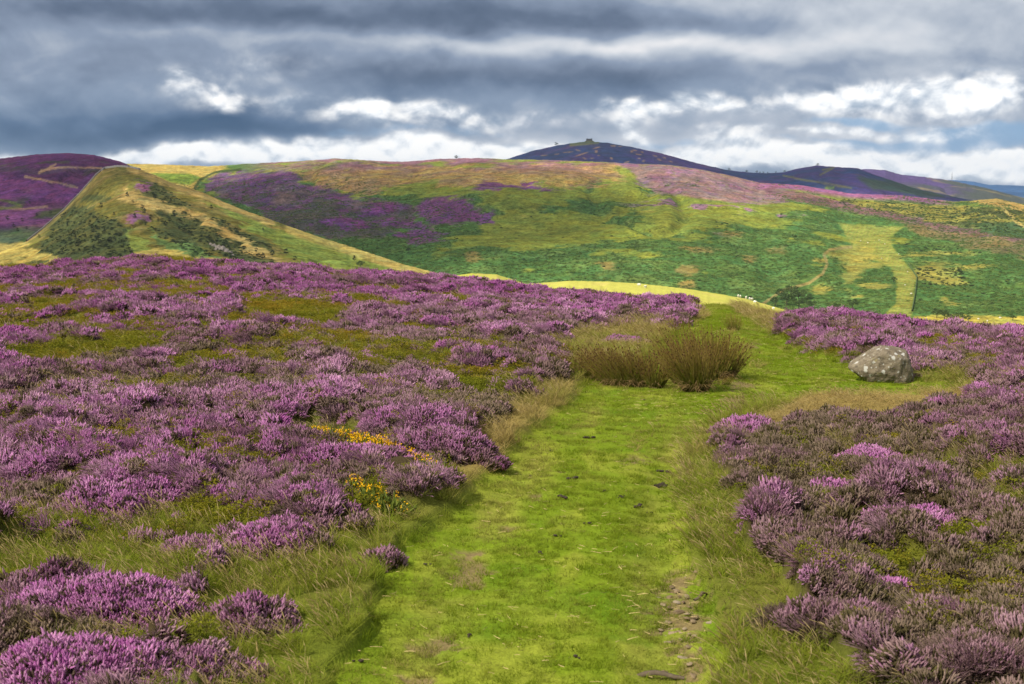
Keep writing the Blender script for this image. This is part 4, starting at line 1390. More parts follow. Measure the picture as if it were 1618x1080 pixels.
def paint_dome(px, py, X, Y):
    qx, qy = warp(px, py, X, Y, 9, 70, 401)
    n1, n2, n3 = fbm(X / 90, Y / 110, 4, 411), fbm(X / 32, Y / 40, 4, 421), fbm(X / 12, Y / 15, 3, 431)
    col = np.tile(np.array((0.100, 0.034, 0.095)), (len(px), 1))  # heather purple, with cloud shade darkened into the base colour
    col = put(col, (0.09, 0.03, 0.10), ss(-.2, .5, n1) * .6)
    col = put(col, (0.075, 0.05, 0.07), ss(-3, 3, sdf(qx, qy, [(-100, 262), (160, 266), (160, 272), (-100, 272)])) * .7)
    col = put(col, (0.06, 0.07, 0.035), ss(.35, .7, n2 + .3 * n1) * .7)
    col = put(col, (0.20, 0.06, 0.20), ss(-4, 4, sdf(qx, qy, [(-100, 278), (60, 280), (130, 300), (110, 318), (-100, 312)])) * .6)
    lo = ss(318, 335, py)
    col = put(col, (0.07, 0.085, 0.03), lo * ss(-.3, .3, n2) * .85)
    col = put(col, (0.24, 0.08, 0.22), lo * ss(365, 345, py) * ss(.0, .5, n1 + n3 * .4) * .8)
    col = put(col, (0.07, 0.14, 0.045), ss(355, 370, py) * .7)
    for L_ in ([(65, 268), (100, 264), (160, 265)], [(62, 273), (88, 259)], [(40, 279), (90, 288), (122, 296)], [(-20, 327), (40, 330), (75, 326)]):
        col = put(col, (0.34, 0.22, 0.13), ss(2.2, .8, linedist(px, py, L_) + n3) * .8)
    col = put(col, (0.12, 0.17, 0.03), ss(3, 1, linedist(px, py, [(-20, 312), (15, 318), (35, 326), (0, 330)]) + n3) * .7)
    col = put(col, (0.36, 0.28, 0.08), ss(-3, 3, sdf(qx, qy, [(-200, 378), (40, 384), (80, 405), (-200, 450)])) * .85)
    return mottle(col, X, Y, 4.0)


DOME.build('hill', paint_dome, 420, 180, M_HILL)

# sunlit pastures in the valley
FIELD = Hill([(700, 500), (770, 457), (830, 448), (900, 443), (960, 444), (1020, 448), (1100, 457), (1180, 471), (1250, 490), (1330, 520), (1400, 560)], 470, 250, 640, g=1.5, relief=.6, rs=60, seed=21)
BUMP = Hill([(560, 470), (640, 447), (700, 437), (745, 431), (785, 433), (830, 447), (900, 475), (980, 520)], 640, 420, 600, g=1.5, relief=1, rs=60, seed=22)


def paint_field(px, py, X, Y):
    n1, n2 = fbm(X / 30, Y / 40, 4, 501), fbm(X / 7, Y / 10, 4, 511)
    col = np.tile(np.array((0.40, 0.39, 0.085)), (len(px), 1))
    col = put(col, (0.36, 0.38, 0.06), ss(-.2, .7, n1) * .5)
    col = put(col, (0.46, 0.37, 0.13), ss(.1, .8, n2) * .5)
    return col


M_FIELD = hill_mat('pasture_grass', .25, .2, .82)
FIELD.build('field', paint_field, 260, 90, M_FIELD)
BUMP.build('field', lambda a, b, c, d: paint_field(a, b, c, d) * np.array([.93, .92, .9]), 160, 70, M_FIELD)

FAMAU = Hill([(500, 300), (700, 278), (780, 258), (806, 249), (840, 238), (880, 229), (910, 224.5), (930, 222.5), (960, 225), (1000, 232), (1050, 243), (1100, 257), (1150, 268), (1185, 272), (1215, 273), (1240, 271), (1262, 265), (1290, 260.5), (1318, 263), (1355, 265),
              (1378, 274), (1411, 285), (1445, 297), (1521, 313), (1618, 330), (1800, 360)], 4700, 3200, 345, g=1.4, relief=14, rs=420, seed=31)


def paint_famau(px, py, X, Y):
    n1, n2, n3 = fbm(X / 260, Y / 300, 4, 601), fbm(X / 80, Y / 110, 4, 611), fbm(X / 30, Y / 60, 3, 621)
    col = np.tile(np.array((0.070, 0.046, 0.165)), (len(px), 1))  # heather tones here carry painted shade and haze blue
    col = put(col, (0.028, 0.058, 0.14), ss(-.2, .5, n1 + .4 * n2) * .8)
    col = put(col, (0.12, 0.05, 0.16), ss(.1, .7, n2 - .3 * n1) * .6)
    col = put(col, (0.14, 0.16, 0.05), np.maximum(ss(-1, 1, sdf(px, py, [(900, 223), (950, 223), (945, 227), (900, 231)])), 0) * .8)
    col = put(col, (0.05, 0.09, 0.035), ss(-4, 6, sdf(px, py, [(1355, 280), (1420, 284), (1530, 312), (1450, 310), (1380, 302)]) + n2 * 6) * .8)
    g = np.random.default_rng(5)
    for bx_, by_, w_, h_, r_ in [(969, 230, 5, 1.6, 0), (942, 239, 2.5, 2.5, 0), (943, 233, 7, 1.2, -15), (920, 243, 12, 1.2, -18), (897, 240, 9, 1.0, -5), (946, 245.5, 2, 1, 0), (966, 249.5, 3, 2, 35), (998, 239, 2, 2, -20), (990, 256, 5, 1.5, -20), (1003, 237, 5, 1.2, 8),
                                 (1015, 240, 2.5, 1.8, 30), (1009, 243.5, 5, 1.2, 8), (1017, 254, 3, 2, -30), (980, 231, 4, .8, 5), (913, 237, 5, 1.3, 15), (924, 250, 4, 1, 25), (936, 249.5, 4, 1.2, 0), (1035, 246, 4, 1.2, 15), (1042, 252, 4, 1.4, 25), (1050, 249, 3, 1.2, 20), (1060, 255, 4, 1.2, 15), (860, 245, 7, 1, -6), (880, 243, 5, 1, -4), (1010, 250, 3, 1.2, 0)]:
        col = put(col, (0.30, 0.20, 0.13), ss(-.1, .35, blob(px, py, bx_, by_, w_, h_, r_) + n3 * .2) * .8)
    for L_ in ([(1238, 277), (1270, 284), (1310, 290), (1345, 297)], [(1300, 268), (1318, 264), (1296, 276)], [(1262, 300), (1230, 296)]):
        col = put(col, (0.20, 0.19, 0.05), ss(2.2, .7, linedist(px, py, L_) + n3 * .7) * .7)
    col = put(col, (0.17, 0.24, 0.06), ss(-1, 1, sdf(px, py, [(1304, 294), (1318, 294), (1319, 299), (1303, 299)])))
    return mottle(col, X, Y, 14.0)


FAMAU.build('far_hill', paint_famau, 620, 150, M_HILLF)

FAR2 = Hill([(1250, 300), (1330, 272), (1365, 266), (1398, 268), (1422, 275), (1462, 279), (1505, 285), (1561, 297), (1618, 312), (1750, 330), (2000, 350)], 6200, 5000, 340, g=1.4, relief=14, rs=400, seed=41)


def paint_far2(px, py, X, Y):
    n1, n2 = fbm(X / 300, Y / 400, 4, 701), fbm(X / 90, Y / 130, 4, 711)
    col = np.tile(np.array((0.075, 0.048, 0.14)), (len(px), 1))  # heather purple pushed to blue, painting in shade and haze
    col = put(col, (0.06, 0.075, 0.045), ss(-.2, .5, n1 + ss(1450, 1560, px) * .6) * .85)
    col = put(col, (0.25, 0.20, 0.08), ss(.35, .7, n2) * .5)
    return col


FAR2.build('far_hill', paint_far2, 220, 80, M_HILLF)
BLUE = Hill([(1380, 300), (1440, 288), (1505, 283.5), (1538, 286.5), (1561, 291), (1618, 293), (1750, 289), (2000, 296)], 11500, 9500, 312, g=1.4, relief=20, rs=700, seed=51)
BLUE.build('far_hill', lambda px, py, X, Y: np.tile(np.array((0.022, 0.075, 0.19)), (len(px), 1)) * (1 + .3 * fbm(X / 500, Y / 500, 3, 801))[:, None], 160, 50, M_HILLF)  # distance haze painted in as a blue base colour

# ------------------------------------------------------------------ scrub on the slopes (uncountable) and single trees
M_SCRUB = simple('scrub_leaves', (0.045, 0.062, 0.022), var=.5, scale=1.2)
M_CROWN = simple('tree_leaves', (0.060, 0.095, 0.028), var=.5, scale=.5)
M_CROWND = simple('dark_tree_leaves', (0.030, 0.042, 0.018), var=.4, scale=.7)
M_TRUNK = simple('tree_bark', (0.07, 0.055, 0.04), var=.3, scale=4)


def bush_src(seed, n=130):
    g = np.random.default_rng(seed)
    d = unit(g.normal(size=(n, 3))); d[:, 2] = np.abs(d[:, 2])
    lob = 1 + .3 * np.sin(d[:, 0] * 4 + seed) * np.cos(d[:, 1] * 5)
    P = d * lob[:, None] * g.uniform(.7, 1, (n, 1)) * np.array([1, 1, .8])
    V, Q = leafquads(P, g.uniform(.18, .34, n), g)
    return V, Q


S_BUSH = [src('scrub_bush', *bush_src(s), np.zeros(130 * 4), M_SCRUB) for s in range(4)]


def hill_scatter(name, hill, polys, nper, size, lab, cat):
    g = np.random.default_rng(len(name))
    P = []
    for poly, k in zip(polys, nper):
        p = np.array(poly)
        got = 0
        while got < k:
            a = g.uniform(p[:, 0].min(), p[:, 0].max()); b = g.uniform(p[:, 1].min(), p[:, 1].max())
            if sdf(np.array([a]), np.array([b]), poly)[0] < 0: continue
            P.append(hill.pick(a, b)); got += 1
    P = np.array(P); n_ = len(P)
    s = g.uniform(size[0], size[1], n_)
    o = scatter(name, P, np.c_[np.zeros(n_), np.zeros(n_), g.uniform(0, 6.28, n_)], np.c_[s * g.uniform(.9, 1.8, n_), s, s * .8], g.integers(0, 4, n_), {}, S_BUSH)
    return tag(o, lab, cat, kind='stuff')


def bracken_mat():
    m, nt = new_mat('bracken_fronds'); q = NT(nt)
    h = q.attr('hue', 'INSTANCER')
    q.leaf_out(q.mix(h, (0.092, 0.155, 0.046), (0.20, 0.27, 0.072)), .35)
    return m


S_BRACK = [src('bracken_fronds', *bush_src(20 + s_, 90), np.zeros(90 * 4), bracken_mat()) for s_ in range(3)]
gb = np.random.default_rng(99)
co_ = np.zeros(len(main_o.data.vertices) * 3, np.float32); main_o.data.vertices.foreach_get('co', co_); co_ = co_.reshape(-1, 3)
pb, qb = project(co_[:, 0], co_[:, 1], co_[:, 2])
wgt = MAIN.br * (pb > -40) * (pb < 1660) * (qb > 255) * (qb < 540)
k_ = gb.choice(len(wgt), 42000, p=wgt / wgt.sum())
Pb = co_[k_, :2] + gb.normal(0, 2.0, (42000, 2))
zb_ = MAIN.z(Pb[:, 0], Pb[:, 1])
sb_ = gb.uniform(.5, 1.5, 42000)
o = scatter('bracken', np.c_[Pb, zb_ - .1], np.c_[np.zeros(42000), np.zeros(42000), gb.uniform(0, 6.28, 42000)], np.c_[sb_ * gb.uniform(1, 2, 42000), sb_, sb_ * .62], gb.integers(0, 3, 42000), {'hue': gb.uniform(0, 1, 42000) ** 1.5}, S_BRACK)
tag(o, 'bracken covering the lower slopes of the big hill across the valley', 'bracken', kind='stuff')

hill_scatter('gorse_scrub', LEFT, [[(60, 400), (100, 335), (130, 325), (190, 352), (212, 405)], [(220, 290), (250, 290), (305, 328), (250, 318)], [(250, 335), (290, 332), (345, 365), (400, 395), (450, 420), (380, 420), (330, 392)], [(320, 338), (350, 346), (430, 392), (400, 388)], [(230, 350), (340, 400), (330, 412), (220, 360)]],
             [420, 70, 260, 80, 60], (.5, 1.3), 'dark gorse scrub covering patches of the steep left hillside', 'scrub')
hill_scatter('moorland_scrub', MAIN, [[(1300, 312), (1500, 324), (1618, 332), (1618, 372), (1480, 352), (1340, 326)], [(1440, 420), (1520, 425), (1540, 455), (1460, 450)], [(1410, 385), (1440, 380), (1560, 400), (1450, 400)], [(560, 420), (900, 440), (1200, 470), (900, 470)], [(600, 340), (1250, 340), (1250, 450), (700, 430)], [(1450, 400), (1618, 430), (1618, 490), (1450, 480)]],
             [380, 130, 40, 30, 60, 40], (.6, 1.5), 'dark bushes dotted over the far right shoulder of the hill', 'scrub')


def tree(name, seed, h, w, dark=False, conic=False):
    g = np.random.default_rng(seed)
    o = bpy.data.objects.new(name, None)
    C.objects.link(o)
    V, Q, _ = tubes(np.array([[0, 0, -.5]]), np.array([[0, 0, 1.0]]), np.array([h * .75]), [(0, h * .035, 0), (.3, h * .028, 0), (.7, h * .018, 0), (1, h * .005, 0)], 7, None, g)
    nb = 6
    a = np.arange(nb) * 1.05 + g.uniform(0, 1, nb)
    zz = h * np.linspace(.25, .55, nb)
    V2, Q2, _ = tubes(np.stack([0 * a, 0 * a, zz], -1), np.stack([np.cos(a), np.sin(a), .6 + 0 * a], -1), np.full(nb, w * .55), [(0, h * .014, 0), (.6, h * .009, 0), (1, h * .003, 0)], 5, None, g)
    V, Q, _ = merge([(V, Q, {}), (V2, Q2, {})])
    link('trunk', mk_mesh('trunk', V, Q, mats=[M_TRUNK]), parent=o)
    P = []
    nc = 14
    for k in range(nc):
        t = g.uniform(.32, .95)
        rmax = w * .5 * (math.sin(math.pi * min(1, (t - .15) / .85)) ** .6 if not conic else (1.05 - t) * 1.2)
        aa, r_ = g.uniform(0, 6.28), rmax * math.sqrt(g.uniform(0, 1))
        c = np.array([r_ * math.cos(aa), r_ * math.sin(aa), h * t])
        P.append(c + unit(g.normal(size=(60, 3))) * g.uniform(.5, 1, (60, 1)) * np.array([w * .19, w * .19, h * .11]))
    P = np.concatenate(P)
    V, Q = leafquads(P, g.uniform(.028, .055, len(P)) * (h + w) * .5, g)
    link('crown', mk_mesh('crown', V, Q, mats=[M_CROWND if dark else M_CROWN]), parent=o)
    return o


def place(proto, used, hill, px, py, sc_, label, group, cat='tree', sink=.3):
    x, y, z = hill.pick(px, py)
    if not used:
        used.append(1)
        o = proto
        o.location = (x, y, z - sink); o.scale = (sc_, sc_, sc_); o.rotation_euler = (0, 0, random.uniform(0, 6))
        o['label'] = label; o['group'] = group
    else:
        o = copy_thing(proto, (x, y, z - sink), random.uniform(0, 6), sc_, label, group)
    o['category'] = cat
    return o


# thorn trees over the left hill
t1, u1 = tree('hawthorn_tree', 71, 4.2, 3.6, True), []
t2, u2 = tree('hawthorn_tree', 72, 4.8, 3.0, True), []
for k, (px, py) in enumerate([(97, 343), (128, 354), (141, 357), (146, 362), (155, 352), (166, 366), (117, 371), (119, 378), (62, 376), (124, 386), (172, 380), (174, 382), (122, 390), (156, 382), (108, 352), (135, 375), (205, 395), (201, 311), (160, 328), (213, 345), (225, 330),
                              (228, 338), (238, 346), (250, 350), (256, 352), (262, 358), (268, 350), (283, 362), (289, 366), (293, 366), (275, 342), (300, 372), (246, 365), (286, 390), (326, 404), (331, 406), (98, 402), (245, 315), (232, 305), (270, 318), (334, 330), (416, 364), (405, 398), (415, 410), (466, 412), (560, 412), (452, 402), (430, 405), (385, 395), (180, 340), (210, 320), (148, 395), (90, 380), (75, 395), (190, 405)]):
    pr, us = ((t1, u1), (t2, u2))[k % 2]
    place(pr, us, LEFT, px, py, random.uniform(.6, 1.15), 'small dark thorn tree on the left hill, right of the stone wall', 'thorn trees on the left hill')
for px, py in [(42, 362), (22, 360), (58, 342), (35, 350), (12, 348), (80, 338), (47, 322), (28, 366)]:
    place(t1, u1, DOME, px, py, random.uniform(.8, 1.4), 'small dark bush below the purple heather left of the stone wall', 'bushes left of the stone wall', 'bush')

tv, uv = tree('valley_tree', 81, 11, 11), []
for px, py, s in [(1243, 482, 1.0), (1225, 484, .8), (1262, 478, 1.1), (1250, 470, 1.05), (1275, 480, .85), (1234, 474, .95), (1262, 488, .9), (1282, 488, .7)]:
    place(tv, uv, MAIN, px, py, s * .95, 'round green tree in the grove below the bend of the track', 'grove below the track')
for px, py, s in [(1347, 488, .75), (1322, 489, .5), (1480, 503, .7), (1492, 506, .7), (1502, 507, .5), (1515, 509, .7), (1530, 509, .5), (1600, 506, .4)]:
    place(tv, uv, MAIN, px, py, s, 'round green tree just showing over the heather crest on the right', 'trees over the right crest')
place(tv, uv, MAIN, 1255, 378, .5, 'single dark tree alone on the open hillside above the grove', 'single trees on the big hill')
place(tv, uv, MAIN, 1412, 446, .5, 'lone bush beside the pale mown strip on the hillside', 'single trees on the big hill', 'bush')
place(tv, uv, MAIN, 646, 398, .45, 'lone tree low on the shaded slope of the big hill', 'single trees on the big hill')
place(tv, uv, LEFT, 570, 424, .55, 'lone tree at the foot of the left hill above the heather', 'single trees on the big hill')
ts, us = tree('dark_tree', 91, 7.0, 8.0, True), []
place(ts, us, MAIN, 721, 249.6, .8, 'dark round tree standing alone on the skyline of the big hill', 'skyline trees', sink=.8)
place(ts, us, FAMAU, 879, 229.5, 1.6, 'dark tree on the skyline left of the summit tower', 'skyline trees', sink=1.0)
for px, py in [(1180, 271.5), (1196, 272), (1201, 272.2), (1206, 272.5), (1213, 273), (1226, 272.3), (1240, 270.8), (1152, 268.5), (1292, 260.8)]:
    place(ts, us, FAMAU, px, py, random.uniform(.7, 1.2), 'tiny dark tree on the skyline of the saddle right of the summit hill', 'saddle trees', sink=1.0)

# ------------------------------------------------------------------ dry stone wall
def wall(pts, hill, h, w, lab, off=1.0):
    P = []
    for (a, b), (c_, d_) in zip(pts[:-1], pts[1:]):
        for t in np.linspace(0, 1, 16)[:-1]:
            P.append(hill.pick(a + (c_ - a) * t, b + (d_ - b) * t + off))
    P.append(hill.pick(pts[-1][0], pts[-1][1] + off))
    P = np.array(P)
    T = unit(np.gradient(P, axis=0) * np.array([1, 1, 0]))
    S = np.stack([-T[:, 1], T[:, 0], 0 * T[:, 0]], -1)
    g = np.random.default_rng(3)
    k = len(P)
    hh = h * g.uniform(.85, 1.15, k)
    up = np.array([0, 0, 1.0])
    rows = [P - S * w * .5 - up, P - S * w * .32 + up * hh[:, None] * .9, P + up * hh[:, None] * 1.05, P + S * w * .32 + up * hh[:, None] * .9, P + S * w * .5 - up]
    o0 = P[0].copy()
    V = np.stack(rows, 1).reshape(-1, 3) - o0
    Qd = np.array([(i * 5 + j, i * 5 + j + 1, i * 5 + 5 + j + 1, i * 5 + 5 + j) for i in range(k - 1) for j in range(4)])
    o = link('dry_stone_wall', mk_mesh('dry_stone_wall', V, Qd, mats=[simple('wall_stone', (0.27, 0.25, 0.24), var=.4, scale=.8, bump=.6, bd=.2)]), o0)
    return tag(o, lab, 'stone wall')


wall([(222, 267), (205, 263), (185, 262), (165, 265), (153, 274), (130, 300), (100, 331), (65, 361), (42, 379)], LEFT, 1.7, 1.3, 'grey dry stone wall climbing the left hill between purple heather and tan grass', 1.2)

hd = wall([(1436, 418), (1449, 438), (1446, 465), (1441, 492)], MAIN, 1.4, 1.2, 'dark hedge line along the right side of the pale mown strip', 0)
hd.name = 'hedge'; hd['category'] = 'hedge'
hd.data.materials.clear(); hd.data.materials.append(M_CROWN)

# ------------------------------------------------------------------ rocky outcrop on the left hill
bmO = bmesh.new()
g = np.random.default_rng(12)
x0, y0, z0 = LEFT.pick(350, 398)
for px, py, s in [(333, 386, 2.2), (339, 389, 2.8), (346, 391, 3.4), (352, 394, 3.6), (358, 397, 2.8), (364, 399, 2.4), (342, 394, 2.0), (395, 418, 1.8), (368, 403, 1.6)]:
    x, y, z = LEFT.pick(px, py)
    r = bmesh.ops.create_icosphere(bmO, subdivisions=2, radius=s)
    for v in r['verts']:
        f = g.uniform(.75, 1.2)
        v.co = Vector((v.co.x * f * .9 + x - x0, v.co.y * f + y - y0, v.co.z * f * .9 + z - z0))
me = bpy.data.meshes.new('rock_outcrop'); bmO.to_mesh(me); bmO.free()
me.materials.append(simple('outcrop_rock', (0.22, 0.19, 0.17), var=.5, scale=.6, bump=.8, bd=.4))
o = link('rock_outcrop', me, (x0, y0, z0 - .6))
tag(o, 'grey rocky outcrop breaking through the lower slope of the left hill', 'rocks')

# ------------------------------------------------------------------ ruined tower on the far summit
M_TOWER = simple('tower_stone', (0.10, 0.095, 0.10), var=.35, scale=.5, bump=.5, bd=.2)


def frustum(bm, x0, y0, w0, d0, w1, d1, z0, z1):
    vs = [bm.verts.new((x0 + sx * w / 2, y0 + sy * d / 2, z)) for w, d, z in ((w0, d0, z0), (w1, d1, z1)) for sx, sy in ((-1, -1), (1, -1), (1, 1), (-1, 1))]
    bm.faces.new(vs[:4][::-1]); bm.faces.new(vs[4:])
    for i in range(4): bm.faces.new((vs[i], vs[(i + 1) % 4], vs[4 + (i + 1) % 4], vs[4 + i]))


tx, ty, tz = FAMAU.pick(931, 223.2)
tw = bpy.data.objects.new('summit_tower', None); C.objects.link(tw); tw.location = (tx, ty, tz - 1.5)
tag(tw, 'squat ruined stone tower on the highest far summit', 'tower')
bm = bmesh.new(); frustum(bm, 0, 0, 34, 34, 21, 21, 0, 4.0)
me = bpy.data.meshes.new('mound'); bm.to_mesh(me); bm.free(); me.materials.append(simple('worn_turf', (0.12, 0.12, 0.045), var=.3, scale=.3)); link('mound', me, parent=tw)
bm = bmesh.new(); frustum(bm, 0, 0, 20, 20, 17, 17, 3.9, 8.6)
me = bpy.data.meshes.new('base'); bm.to_mesh(me); bm.free(); me.materials.append(M_TOWER); link('base', me, parent=tw)
for sx in (-1, 1):
    for sy in (-1, 1):
        bm = bmesh.new(); frustum(bm, sx * 7.2, sy * 7.2, 5.5, 5.5, 5.2, 5.2, 8.5, 10.8)
        me = bpy.data.meshes.new('bastion'); bm.to_mesh(me); bm.free(); me.materials.append(M_TOWER); link('bastion', me, parent=tw)
bm = bmesh.new(); frustum(bm, 0, 0, 15, 15, 14.5, 14.5, 8.4, 10.0)
me = bpy.data.meshes.new('parapet'); bm.to_mesh(me); bm.free(); me.materials.append(M_TOWER); link('parapet', me, parent=tw)

# ------------------------------------------------------------------ mast on the right skyline
mx, my, mz = FAR2.pick(1504, 285.5)
mast = bpy.data.objects.new('radio_mast', None); C.objects.link(mast); mast.location = (mx, my, mz - 1)
tag(mast, 'thin grey radio mast on the right skyline', 'mast')
HM = 34.0
P0, D, L = [], [], []
cn = [(-1, -1), (1, -1), (1, 1), (-1, 1)]
for a, b in cn:
    P0.append((a * 1.6, b * 1.6, 0)); D.append((-a * 1.1, -b * 1.1, HM)); L.append(math.sqrt(2 * 1.21 + HM * HM))
for k in range(10):
    w0, w1 = 1.6 - 1.1 * k / 10, 1.6 - 1.1 * (k + 1) / 10
    for i in range(4):
        p, q = cn[i], cn[(i + 1) % 4]
        A_ = np.array((p[0] * w0, p[1] * w0, HM * k / 10)); B2 = np.array((q[0] * w1, q[1] * w1, HM * (k + 1) / 10))
        P0.append(A_); D.append(B2 - A_); L.append(np.linalg.norm(B2 - A_))
V, Q, _ = tubes(np.array(P0, float), np.array(D, float), np.array(L, float), [(0, .22, 0), (1, .22, 0)], 4)
M_STEEL = simple('mast_steel', (0.20, 0.21, 0.23), .5, .4, .1)
link('lattice', mk_mesh('lattice', V, Q, mats=[M_STEEL]), parent=mast)
V, Q, _ = tubes(np.array([[0, 0, HM]]), np.array([[0, 0, 1.0]]), np.array([8.0]), [(0, .35, 0), (1, .15, 0)], 6)
link('antenna', mk_mesh('antenna', V, Q, mats=[M_STEEL]), parent=mast)

# ------------------------------------------------------------------ sheep
M_WOOL = simple('wool', (0.72, 0.69, 0.62), var=.12, scale=8, bump=.6, bd=.03)
M_FACE = simple('sheep_face', (0.55, 0.50, 0.44), var=.1)


def make_sheep():
    prof = [(-.55, .05), (-.50, .20), (-.35, .30), (-.1, .32), (.2, .31), (.40, .28), (.52, .20), (.60, .13), (.66, .11)]
    V, n_ = [], 12
    for i, (x, r) in enumerate(prof):
        a = np.linspace(0, 2 * np.pi, n_ + 1)[:-1]
        zc = .62 + (.10 * max(0, (x - .45) / .2))
        f = 1 + .06 * np.sin(a * 5 + i * 2)
        V.append(np.c_[np.full(n_, x), np.cos(a) * r * .85 * f, zc + np.sin(a) * r * f])
    V = np.concatenate(V)
    Q = np.array([(i * n_ + j, i * n_ + (j + 1) % n_, i * n_ + n_ + (j + 1) % n_, i * n_ + n_ + j) for i in range(len(prof) - 1) for j in range(n_)])
    P0 = np.array([(-.36, -.15, .42), (-.36, .15, .42), (.34, -.15, .42), (.34, .15, .42)])
    V2, Q2, _ = tubes(P0, np.array([(.05, 0, -1), (.05, 0, -1), (0, 0, -1), (0, 0, -1.0)]), np.full(4, .43), [(0, .085, 0), (.45, .045, 0), (.9, .035, 0), (1, .04, 0)], 6)
    V3, Q3, _ = tubes(np.array([[.60, 0, .76]]), np.array([[.85, 0, -.35]]), np.array([.30]), [(0, .10, 0), (.3, .105, 0), (.75, .07, 0), (1, .035, 0)], 8)
    Vw, Qw, _ = merge([(V, Q, {}), (V2, Q2, {}), (V3, Q3, {})])
    o = link('sheep', mk_mesh('sheep', Vw, Qw, mats=[M_WOOL]))
    V4, Q4, _ = tubes(np.array([[.66, -.09, .80], [.66, .09, .80]]), np.array([(-.1, -1, .1), (-.1, 1, .1)]), np.full(2, .13), [(0, .03, 0), (.5, .045, 0), (1, .01, 0)], 5)
    link('ears', mk_mesh('ears', V4, Q4, mats=[M_FACE]), parent=o)
    return o


shp, us = make_sheep(), []
for px, py in [(1166.5, 466.6), (1170, 467.3), (1179, 469.3), (1184.5, 470.6), (1188, 471.4)]:
    place(shp, us, FIELD, px, py + 1.2, 1.0, 'white sheep on the top edge of the bright yellow green pasture', 'sheep on the pasture', 'sheep', .02)
for px, py in [(1192.6, 479), (1222, 489.5), (1010, 452), (1020, 455)]:
    place(shp, us, FIELD, px, py, 1.0, 'white sheep grazing in the open part of the bright pasture', 'sheep in the open pasture', 'sheep', .02)
for px, py in [(1360, 381), (1389, 380), (1393, 409), (1371, 384), (1434, 430), (1420, 402), (1440, 465), (1430, 451), (1398, 386), (1546, 505), (1560, 508), (1580, 503)]:
    place(shp, us, MAIN, px, py, 1.25, 'tiny white sheep on the pale mown strip or valley floor of the far hill', 'sheep on the far hill', 'sheep', .02)

# ------------------------------------------------------------------ sun, sky, clouds
SUN_EL = R(47)
SUN_H = Vector((-0.80, -0.60, 0)).normalized()
TO_SUN = Vector((SUN_H.x * math.cos(SUN_EL), SUN_H.y * math.cos(SUN_EL), math.sin(SUN_EL)))
ld = bpy.data.lights.new('sun', 'SUN')
ld.energy = 5.0
ld.angle = R(0.55)
ld.color = (1.0, 0.92, 0.78)
so = bpy.data.objects.new('sun', ld)
C.objects.link(so)
so.rotation_euler = TO_SUN.to_track_quat('Z', 'Y').to_euler()

W = bpy.data.worlds.new('World')
sc.world = W
W.use_nodes = True
W.node_tree.nodes.clear()
g = NT(W.node_tree)
sky = g.n('ShaderNodeTexSky', sky_type='NISHITA', sun_disc=False, sun_elevation=SUN_EL, sun_rotation=math.atan2(SUN_H.x, SUN_H.y))
sky.air_density = 1.0; sky.dust_density = 0.6; sky.ozone_density = 2.0
dirv = g.n('ShaderNodeNewGeometry').outputs['Incoming']
tcv = g.n('ShaderNodeTexCoord').outputs['Generated']
sep = g.n('ShaderNodeSeparateXYZ'); g.l(tcv, sep.inputs[0])
az = g.math('ARCTAN2', sep.outputs[0], sep.outputs[1])
el = g.math('ARCSINE', sep.outputs[2])
# degrees
azd, eld = g.math('MULTIPLY', az, 57.2958), g.math('MULTIPLY', el, 57.2958)
cb = g.n('ShaderNodeCombineXYZ'); g.l(g.math('MULTIPLY', azd, .55), cb.inputs[0]); g.l(eld, cb.inputs[1])
cv = cb.outputs[0]
n_big = g.noise(cv, .30, 4, .5, 'Color'); n_fine = g.noise(cv, 1.1, 6, .55)
sb = g.n('ShaderNodeSeparateColor'); g.l(n_big, sb.inputs[0])
wu = g.math('ADD', azd, g.math('MULTIPLY', g.math('SUBTRACT', sb.outputs[0], .5), 8.0))
wv = g.math('ADD', eld, g.math('MULTIPLY', g.math('SUBTRACT', sb.outputs[1], .5), 2.2))


def sky_uv(px, py):
    d = ray(px, py); d = d / np.linalg.norm(d)
    return math.degrees(math.atan2(d[0], d[1])), math.degrees(math.asin(d[2]))


def gauss(px, py, rx, ry, p=1.0):
    u0, v0 = sky_uv(px, py)
    k = 36 / 1618 * 1.13
    a = g.math('MULTIPLY', g.math('SUBTRACT', wu, u0), 1 / (rx * k))
    b = g.math('MULTIPLY', g.math('SUBTRACT', wv, v0), 1 / (ry * k))
    r2 = g.math('ADD', g.math('MULTIPLY', a, a), g.math('MULTIPLY', b, b))
    return g.math('EXPONENT', g.math('MULTIPLY', r2, -1.0))


# brightness of the cloud deck: sum of soft dark and bright masses on a mid grey
def total(lst):
    t = None
    for px, py, rx, ry, w in lst:
        q = g.math('MULTIPLY', gauss(px, py, rx, ry), w)
        t = q if t is None else g.math('ADD', t, q)
    return t


# billowing texture, sampled twice for light from above
def billow(off):
    q = g.n('ShaderNodeCombineXYZ')
    g.l(g.math('MULTIPLY', azd, .72), q.inputs[0]); g.l(g.math('ADD', eld, off), q.inputs[1])
    a_ = g.noise(q.outputs[0], .62, 8, .55, dist=.5)
    v = g.n('ShaderNodeTexVoronoi', feature='SMOOTH_F1'); v.inputs['Scale'].default_value = 1.9; v.inputs['Smoothness'].default_value = .6
    vv = g.n('ShaderNodeVectorMath', operation='ADD'); g.l(q.outputs[0], vv.inputs[0])
    nc = g.noise(q.outputs[0], 3.0, 4, .6, 'Color')
    sc3 = g.n('ShaderNodeVectorMath', operation='SCALE'); g.l(nc, sc3.inputs[0]); sc3.inputs['Scale'].default_value = .45
    g.l(sc3.outputs[0], vv.inputs[1]); g.l(vv.outputs[0], v.inputs['Vector'])
    return g.math('ADD', a_, g.math('MULTIPLY', g.math('SUBTRACT', .45, v.outputs['Distance']), .32))


b0, b1 = billow(0.0), billow(0.30)
